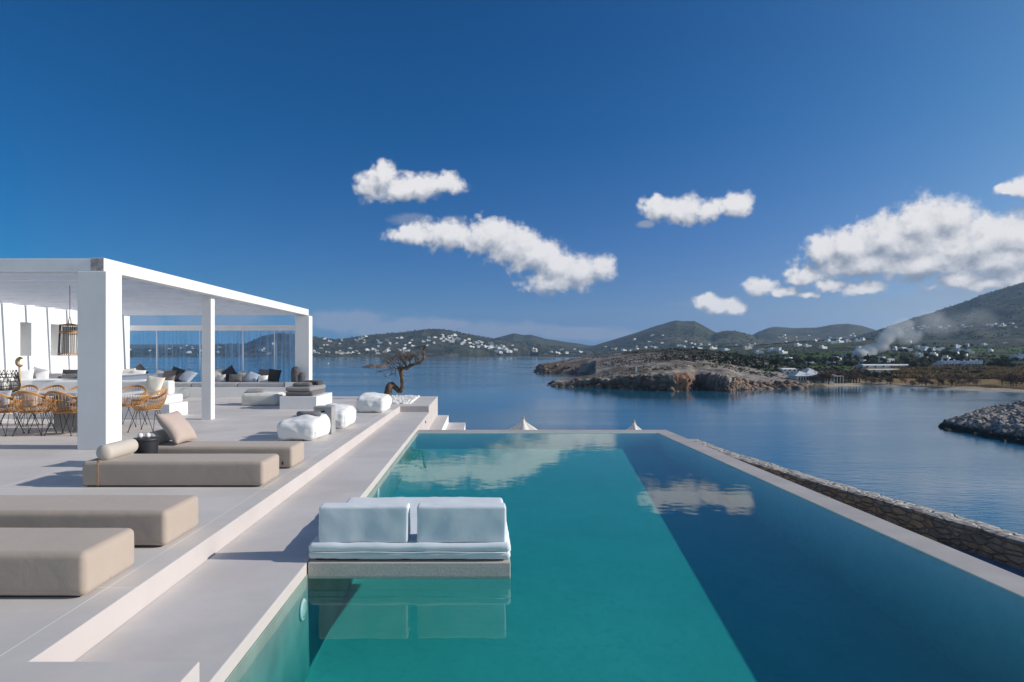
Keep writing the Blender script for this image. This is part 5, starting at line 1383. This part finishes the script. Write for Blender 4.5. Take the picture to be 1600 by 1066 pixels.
def restaurant():
    Y = 236; X0 = (1242 - VX) / F * Y; X1 = (1310 - VX) / F * Y; xm = (X0 + X1) / 2; Zg = z_at(xm, Y) 
    zf = SEA_Z + 1.2
    t = thing('beach_house', 'white waterfront house with pale hipped roofs and glazed veranda at the beach end', 'house', (xm, Y, zf))
    W = X1 - X0
    bm = BM(); bx(bm, X0 + .8, X0 + W * .42, Y, Y + 7, zf - 1.5, zf + 2.3); bx(bm, X0 + W * .42 + .003, X1 - 1.5, Y + .5, Y + 8, zf - 1.5, zf + 2.5); obj('wall', bm, M['hwhite'], t)
    def hip(x0, x1, y0, y1, z, h):
        bm = BM(); b = [bm.verts.new(q) for q in ((x0, y0, z), (x1, y0, z), (x1, y1, z), (x0, y1, z))]; d = (y1 - y0) / 2 * .9; c = [bm.verts.new(((x0 + d), (y0 + y1) / 2, z + h)), bm.verts.new(((x1 - d), (y0 + y1) / 2, z + h))]
        bm.faces.new((b[0], b[1], c[1], c[0])); bm.faces.new((b[1], b[2], c[1])); bm.faces.new((b[2], b[3], c[0], c[1])); bm.faces.new((b[3], b[0], c[0])); bm.faces.new(b[::-1]); obj('roof', bm, M['rooflight'], t)
    hip(X0 - .4, X0 + W * .45, Y - .8, Y + 7.8, zf + 2.31, 1.7); hip(X0 + W * .30, X0 + W * .75, Y + 2, Y + 11, zf + 2.6, 2.3); hip(X0 + W * .5, X1 - .9, Y - .5, Y + 8.2, zf + 2.51, 1.4)
    for k in range(6):
        x = X0 + 1.3 + k * .92; bm = BM(); bx(bm, x, x + .6, Y - .05, Y + .1, zf + .7, zf + 1.9); obj('window', bm, M['pane'], t)
    for k in range(7):
        x = X0 + W * .46 + k * 1.0; bm = BM(); bx(bm, x, x + .7, Y + .45, Y + .6, zf + .3, zf + 2.1); obj('window', bm, M['pane'], t)
    for k in range(5):
        x = X1 - 3.4 + k * 1.05; bm = BM(); bx(bm, x, x + .14, Y - 1.6, Y - 1.46, zf - 1.2, zf + 2.2); obj('veranda_post', bm, M['hwhite'], t)
    bm = BM(); bx(bm, X1 - 3.6, X1 + 1.1, Y - 1.8, Y + .44, zf + 2.2, zf + 2.35); obj('veranda_roof', bm, M['rooflight'], t)
M['rooflight'] = simple('pale_roof', (.66, .68, .72), .7, .06, .8)
restaurant()

# ------------------------------------------------------------------ trees, scrub and reeds on the far land
def tree_proto(kind, m, seed):
    t = thing('tree', 'x', 'tree'); rng = random.Random(seed); bm = BM()
    if kind == 'round':
        for k in range(6): leafy(bm, (rng.uniform(-1.1, 1.1), rng.uniform(-1.1, 1.1), 2.6 + rng.uniform(-.7, .9)), rng.uniform(1.0, 1.6), rng.uniform(.8, 1.3), 130, .30, rng)
        hh = 2.4
    elif kind == 'cypress': 
        for k in range(5): leafy(bm, (rng.uniform(-.2, .2), rng.uniform(-.2, .2), 1.6 + k * 1.25), 1.0 - k * .14, 1.1, 120, .25, rng)
        hh = 2.0
    else:
        for k in range(7): leafy(bm, (rng.uniform(-1.5, 1.5), rng.uniform(-1.2, 1.2), 2.3 + rng.uniform(-.6, .8)), rng.uniform(.8, 1.4), rng.uniform(.8, 1.3), 60, .17, rng)
        hh = 2.2
    obj('crown', bm, M[m], t, world=False)
    bm = BM(); tube(bm, [(0, 0, -1.5), (.05, 0, hh * .6), (.1, .05, hh + .6)], [.2, .14, .06], 7)
    for k in range(5 if kind == 'bare' else 3):
        a = rng.uniform(0, 6.28); tube(bm, [(0.03, 0, hh * .5), (.7 * math.cos(a), .7 * math.sin(a), hh * .9), (1.3 * math.cos(a), 1.3 * math.sin(a), hh + .9)], [.09, .06, .02], 5)
    obj('trunk', bm, M['bark'], t, world=False); return t
def trees():
    rng = random.Random(9); lib = {}
    def put(u, y, kind, m, label, group, s, ymin=190, jit=0):
        g = ground_at(u, y, ymin)
        if g is None: return
        v = rng.randrange(3); key = (kind, m, v)
        if key not in lib: lib[key] = tree_proto(kind, m, hash((kind, v)) % 997 if False else v * 7 + len(kind)); o = lib[key]
        else: o = copy_tree(lib[key])
        o.location = (g[0], g[1], g[2]); o.scale = (s * rng.uniform(.85, 1.25), s * rng.uniform(.85, 1.25), s * rng.uniform(.85, 1.15)); o.rotation_euler = (0, 0, rng.uniform(0, 6.28))
        o['label'] = label; o['category'] = 'tree'; o['group'] = group
    for k in range(17): put(rng.uniform(1283, 1343), rng.uniform(597.5, 601), 'bare', 'leaf_brown', 'brown leafless tamarisk in the thick row just right of the beach house', 'tamarisks beside the beach house', rng.uniform(.9, 1.35))
    for k in range(4): put(rng.uniform(1268, 1280), rng.uniform(598, 602), 'bare', 'leaf_brown', 'brown tamarisk standing in front of the beach house', 'tamarisks in front of the beach house', rng.uniform(.7, 1.0))
    for k in range(16): put(rng.uniform(1348, 1420), rng.uniform(598, 602), 'bare', 'leaf_brown', 'low brown tamarisk behind the left part of the beach', 'tamarisks on the left part of the beach', rng.uniform(.45, .7))
    for k in range(26): put(rng.uniform(1425, 1540), rng.uniform(600, 604), 'bare', 'leaf_brown', 'dark brown tamarisk behind the middle of the beach', 'tamarisks on the middle of the beach', rng.uniform(.4, .75))
    for k in range(12): put(rng.uniform(1565, 1610), rng.uniform(599, 607), 'bare', 'leaf_brown', 'brown tamarisk at the right end of the beach', 'tamarisks at the right end of the beach', rng.uniform(.7, 1.0))
    for k in range(44): put(rng.uniform(1205, 1345), rng.uniform(556, 576), 'round', rng.choice(['leaf_dark', 'leaf_dark', 'leaf_olive']), 'dark round tree between the houses left of the smoke', 'trees of the village left of the smoke', rng.uniform(.7, 1.1), 300)
    for k in range(64): put(rng.uniform(1345, 1530), rng.uniform(540, 574), 'round', rng.choice(['leaf_dark', 'leaf_dark', 'leaf_olive']), 'dark round tree between the village houses right of the smoke', 'trees of the village right of the smoke', rng.uniform(.8, 1.3), 300)
    for k in range(14): put(rng.uniform(1500, 1600), rng.uniform(560, 577), 'round', 'leaf_dark', 'dark round tree at the right end of the village', 'trees right of the village', rng.uniform(.6, 1.0), 300)
    for k in range(16): put(rng.uniform(1424, 1452), rng.uniform(570, 578), 'round', 'leaf_olive', 'olive-brown bushy tree at the right end of the greenhouse', 'trees beside the greenhouse', rng.uniform(.7, 1.0), 260)
    for k in range(8): put(rng.uniform(1250, 1420), rng.uniform(562, 574), 'cypress', 'leaf_dark', 'slim dark cypress among the village gardens', 'cypresses in the village', rng.uniform(.7, .9), 300)
trees()
def stuff_scatter(name, mname, n, fn, label, cat, seed):
    rng = np.random.default_rng(seed); u, Y, s, kind = fn(rng, n)
    X = (u - VX) / F * Y; Z, a = terrain(X[None], Y[None]); Z = Z[0]; ok = (Z > .8) & (fbm(X / 28, Y / 18, 3, 201 + seed) + rng.normal(0, .12, len(X)) > (-.05 if name != 'reeds' else -9)) & (a['d'][0] > 5 if name == 'heath' else True); X, Y, Z, s = X[ok], Y[ok], Z[ok], s[ok]; k = len(X)
    fac = 9; pts = []
    # each bush: a few crossed leaf clumps
    th = rng.uniform(0, 2 * np.pi, (k, fac)); ph = rng.uniform(-.1, 1, (k, fac)); rr = rng.uniform(.3, 1, (k, fac))
    cx = X[:, None] + s[:, None] * rr * np.cos(th) * .8; cy = Y[:, None] + s[:, None] * rr * np.sin(th) * .8; cz = Z[:, None] + s[:, None] * (ph * (.8 if kind == 'bush' else .3) + .1) + SEA_Z
    d1 = rng.normal(size=(k, fac, 3)); d1 /= np.linalg.norm(d1, axis=-1, keepdims=True); d2 = np.cross(d1, rng.normal(size=(k, fac, 3))); d2 /= np.linalg.norm(d2, axis=-1, keepdims=True)
    if kind == 'reed': d1 = np.stack([rng.normal(0, .12, (k, fac)), rng.normal(0, .12, (k, fac)), np.ones((k, fac))], -1); d2 = np.stack([np.cos(th), np.sin(th), 0 * th], -1) * .35
    c = np.stack([cx, cy, cz], -1); S = s[:, None, None] * (.5 if kind == 'bush' else 1.0)
    V = np.stack([c + d1 * S, c + d2 * S, c - d1 * S, c - d2 * S], 2).reshape(-1, 3)
    me = bpy.data.meshes.new(name); nv = len(V); me.vertices.add(nv); me.vertices.foreach_set('co', V.astype(np.float32).ravel()); me.loops.add(nv); me.loops.foreach_set('vertex_index', np.arange(nv, dtype=np.int32)); me.polygons.add(nv // 4); me.polygons.foreach_set('loop_start', np.arange(0, nv, 4, dtype=np.int32)); me.update(calc_edges=True)
    o = bpy.data.objects.new(name, me); C.objects.link(o); me.materials.append(M[mname]); tag(o, label, cat, None, 'stuff')
M['heath'] = simple('heath', (.13, .115, .09), .95, .3, .5)
stuff_scatter('scrub', 'leaf_dark', 7000, lambda r, n: (np.where(r.random(n) < .25, r.normal(1150, 60, n), r.uniform(1130, 1620, n)), 205 * np.exp(r.uniform(.25, 1.9, n)), r.uniform(.5, 1.5, n), 'bush'), 'low dark scrub covering the headland and the plain', 'scrub', 1)
stuff_scatter('heath', 'heath', 9000, lambda r, n: (np.clip(r.normal(1110, 85, n), 880, 1300), r.uniform(225, 450, n), r.uniform(.15, .55, n), 'bush'), 'grey brown heath bushes dotted over the headland', 'heath', 2)
stuff_scatter('far_scrub', 'leaf_dark', 14000, lambda r, n: (r.uniform(180, 1620, n), r.uniform(1600, 2700, n), r.uniform(1.5, 4.0, n), 'bush'), 'dark trees and scrub dotted over the far hillsides', 'scrub', 3)
def boulders():
    rng = np.random.default_rng(8); n = 5200; u = rng.uniform(836, 1262, n); X0 = None
    yn = near_shore(u); Y = yn + rng.gamma(1.6, 1.5, n) - .6
    far = rng.random(n) < .22; u = np.where(far, rng.uniform(834, 905, n), u); Y = np.where(far, rng.uniform(375, 440, n), Y)
    kp = far | (u > 1140) | (u < 880) | (rng.random(n) < .22); u, Y = u[kp], Y[kp]; n = len(u)
    X = (u - VX) / F * Y; Z, a = terrain(X[None], Y[None]); Z = Z[0]; ok = (Z > -1.2) & (Z < 4.5); X, Y, Z = X[ok], Y[ok], Z[ok]; k = len(X)
    base = bmesh.new(); bmesh.ops.create_icosphere(base, subdivisions=1, radius=1); bv = np.array([v.co[:] for v in base.verts]); bf = np.array([[v.index for v in f.verts] for f in base.faces]); base.free()
    s = rng.gamma(2.2, .20, k)[:, None, None]; th = rng.uniform(0, 6.28, k); jit = 1 + rng.uniform(-.3, .3, (k, len(bv), 1)); V = bv[None] * jit * s * np.array([1.2, .9, .7])
    c, sn = np.cos(th)[:, None], np.sin(th)[:, None]; V = np.stack([V[..., 0] * c - V[..., 1] * sn, V[..., 0] * sn + V[..., 1] * c, V[..., 2]], -1) + np.stack([X, Y, np.maximum(Z, -.1) + SEA_Z], -1)[:, None]
    Fc = (bf[None] + (np.arange(k) * len(bv))[:, None, None]).reshape(-1, 3); V = V.reshape(-1, 3)
    me = bpy.data.meshes.new('boulders'); me.vertices.add(len(V)); me.vertices.foreach_set('co', V.astype(np.float32).ravel()); me.loops.add(Fc.size); me.loops.foreach_set('vertex_index', Fc.ravel().astype(np.int32)); me.polygons.add(len(Fc)); me.polygons.foreach_set('loop_start', np.arange(0, Fc.size, 3, dtype=np.int32)); me.update(calc_edges=True)
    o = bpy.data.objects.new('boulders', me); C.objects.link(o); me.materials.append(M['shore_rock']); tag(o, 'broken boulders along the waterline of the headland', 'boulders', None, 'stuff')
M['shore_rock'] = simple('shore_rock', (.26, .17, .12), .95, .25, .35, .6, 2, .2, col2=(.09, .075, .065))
boulders()
_ru = {}
def REED_U(r, n):
    _ru['u'] = r.uniform(1395, 1620, n); return _ru['u']
stuff_scatter('reeds', 'reed', 16000, lambda r, n: (REED_U(r, n), (lambda q: np.where(fbm(((q[0] - VX) / F * q[1]) / 22, q[1] / 9, 3, 401) > -.12, q[1], 150.0))((_ru['u'], 258 + r.beta(1.6, 1.6, n) * 125)), r.uniform(.5, 1.25, n), 'reed'), 'band of dry ochre reeds behind the beach', 'reeds', 4)

# ------------------------------------------------------------------ smoke and air
def smoke():
    g = ground_at(1345, 560, 300); X0, Y0, Z0 = g
    Ym = Y0
    def PX(px): return (px - VX) / F * Ym
    x0, x1 = PX(1325), PX(1570); z0 = Z0 - 2; z1 = 1.5 + (VY - 478) / F * Ym
    bm = BM(); bx(bm, x0, x1, Ym - 14, Ym + 30, z0, z1)
    m = bpy.data.materials.new('smoke'); m.use_nodes = True; nt = m.node_tree; nt.nodes.clear(); N = NT(nt); out = N.node('ShaderNodeOutputMaterial'); pv = N.node('ShaderNodeVolumePrincipled')
    tc = N.node('ShaderNodeTexCoord'); sp = N.node('ShaderNodeSeparateXYZ'); P = tc.outputs['Object']; N.l.new(P, sp.inputs[0])
    nz = N.noise(P, .045, 5, .6, .5); nv = N.math('SUBTRACT', nz.outputs[0], .5)
    # blobs rising to the right: (px, py, radius px, density)
    acc = None
    for (px, py, rx, ry, dn) in ((1349, 552, 12, 9, 1.0), (1362, 548, 13, 10, .8), (1380, 543, 17, 9, .35), (1391, 530, 13, 13, .22), (1404, 518, 15, 14, .13), (1420, 507, 20, 14, .08), (1430, 525, 26, 16, .06), (1465, 505, 40, 24, .03), (1520, 498, 60, 22, .012)):
        cx, cz = PX(px), 1.5 + (VY - py) / F * Ym; ra, rb = rx / F * Ym, ry / F * Ym
        v = N.vmath('MULTIPLY_ADD', P, (1 / ra, 1 / 12, 1 / rb), (-cx / ra, -(Ym + 6) / 12, -cz / rb)); L = N.vmath('LENGTH', v)
        d = N.math('MULTIPLY', N.maprange(N.math('MULTIPLY_ADD', nv, 2.4, N.math('SUBTRACT', 1.0, L)), -.05, .7), dn); acc = d if acc is None else N.math('ADD', acc, d)
    N.l.new(N.math('MULTIPLY', acc, .8), pv.inputs['Density']); pv.inputs['Color'].default_value = (.98, .99, 1.0, 1); pv.inputs['Anisotropy'].default_value = .0
    N.l.new(pv.outputs[0], out.inputs['Volume']); o = obj('smoke', bm, m); tag(o, 'pale smoke plume drifting right over the village', 'smoke', None, 'stuff')
smoke()
def haze():
    bm = BM(); bx(bm, -6600, 6600, -260, 4900, SEA_Z - 4, 300)
    m = bpy.data.materials.new('haze'); m.use_nodes = True; nt = m.node_tree; nt.nodes.clear(); N = NT(nt); out = N.node('ShaderNodeOutputMaterial'); pv = N.node('ShaderNodeVolumePrincipled')
    pv.inputs['Density'].default_value = HAZE_D; pv.inputs['Color'].default_value = (.48, .70, 1.0, 1); pv.inputs['Anisotropy'].default_value = .0
    N.l.new(pv.outputs[0], out.inputs['Volume']); o = obj('haze', bm, m); tag(o, 'thin blue air between the terrace and the far hills', 'haze', None, 'stuff')
HAZE_D = .00008
haze()
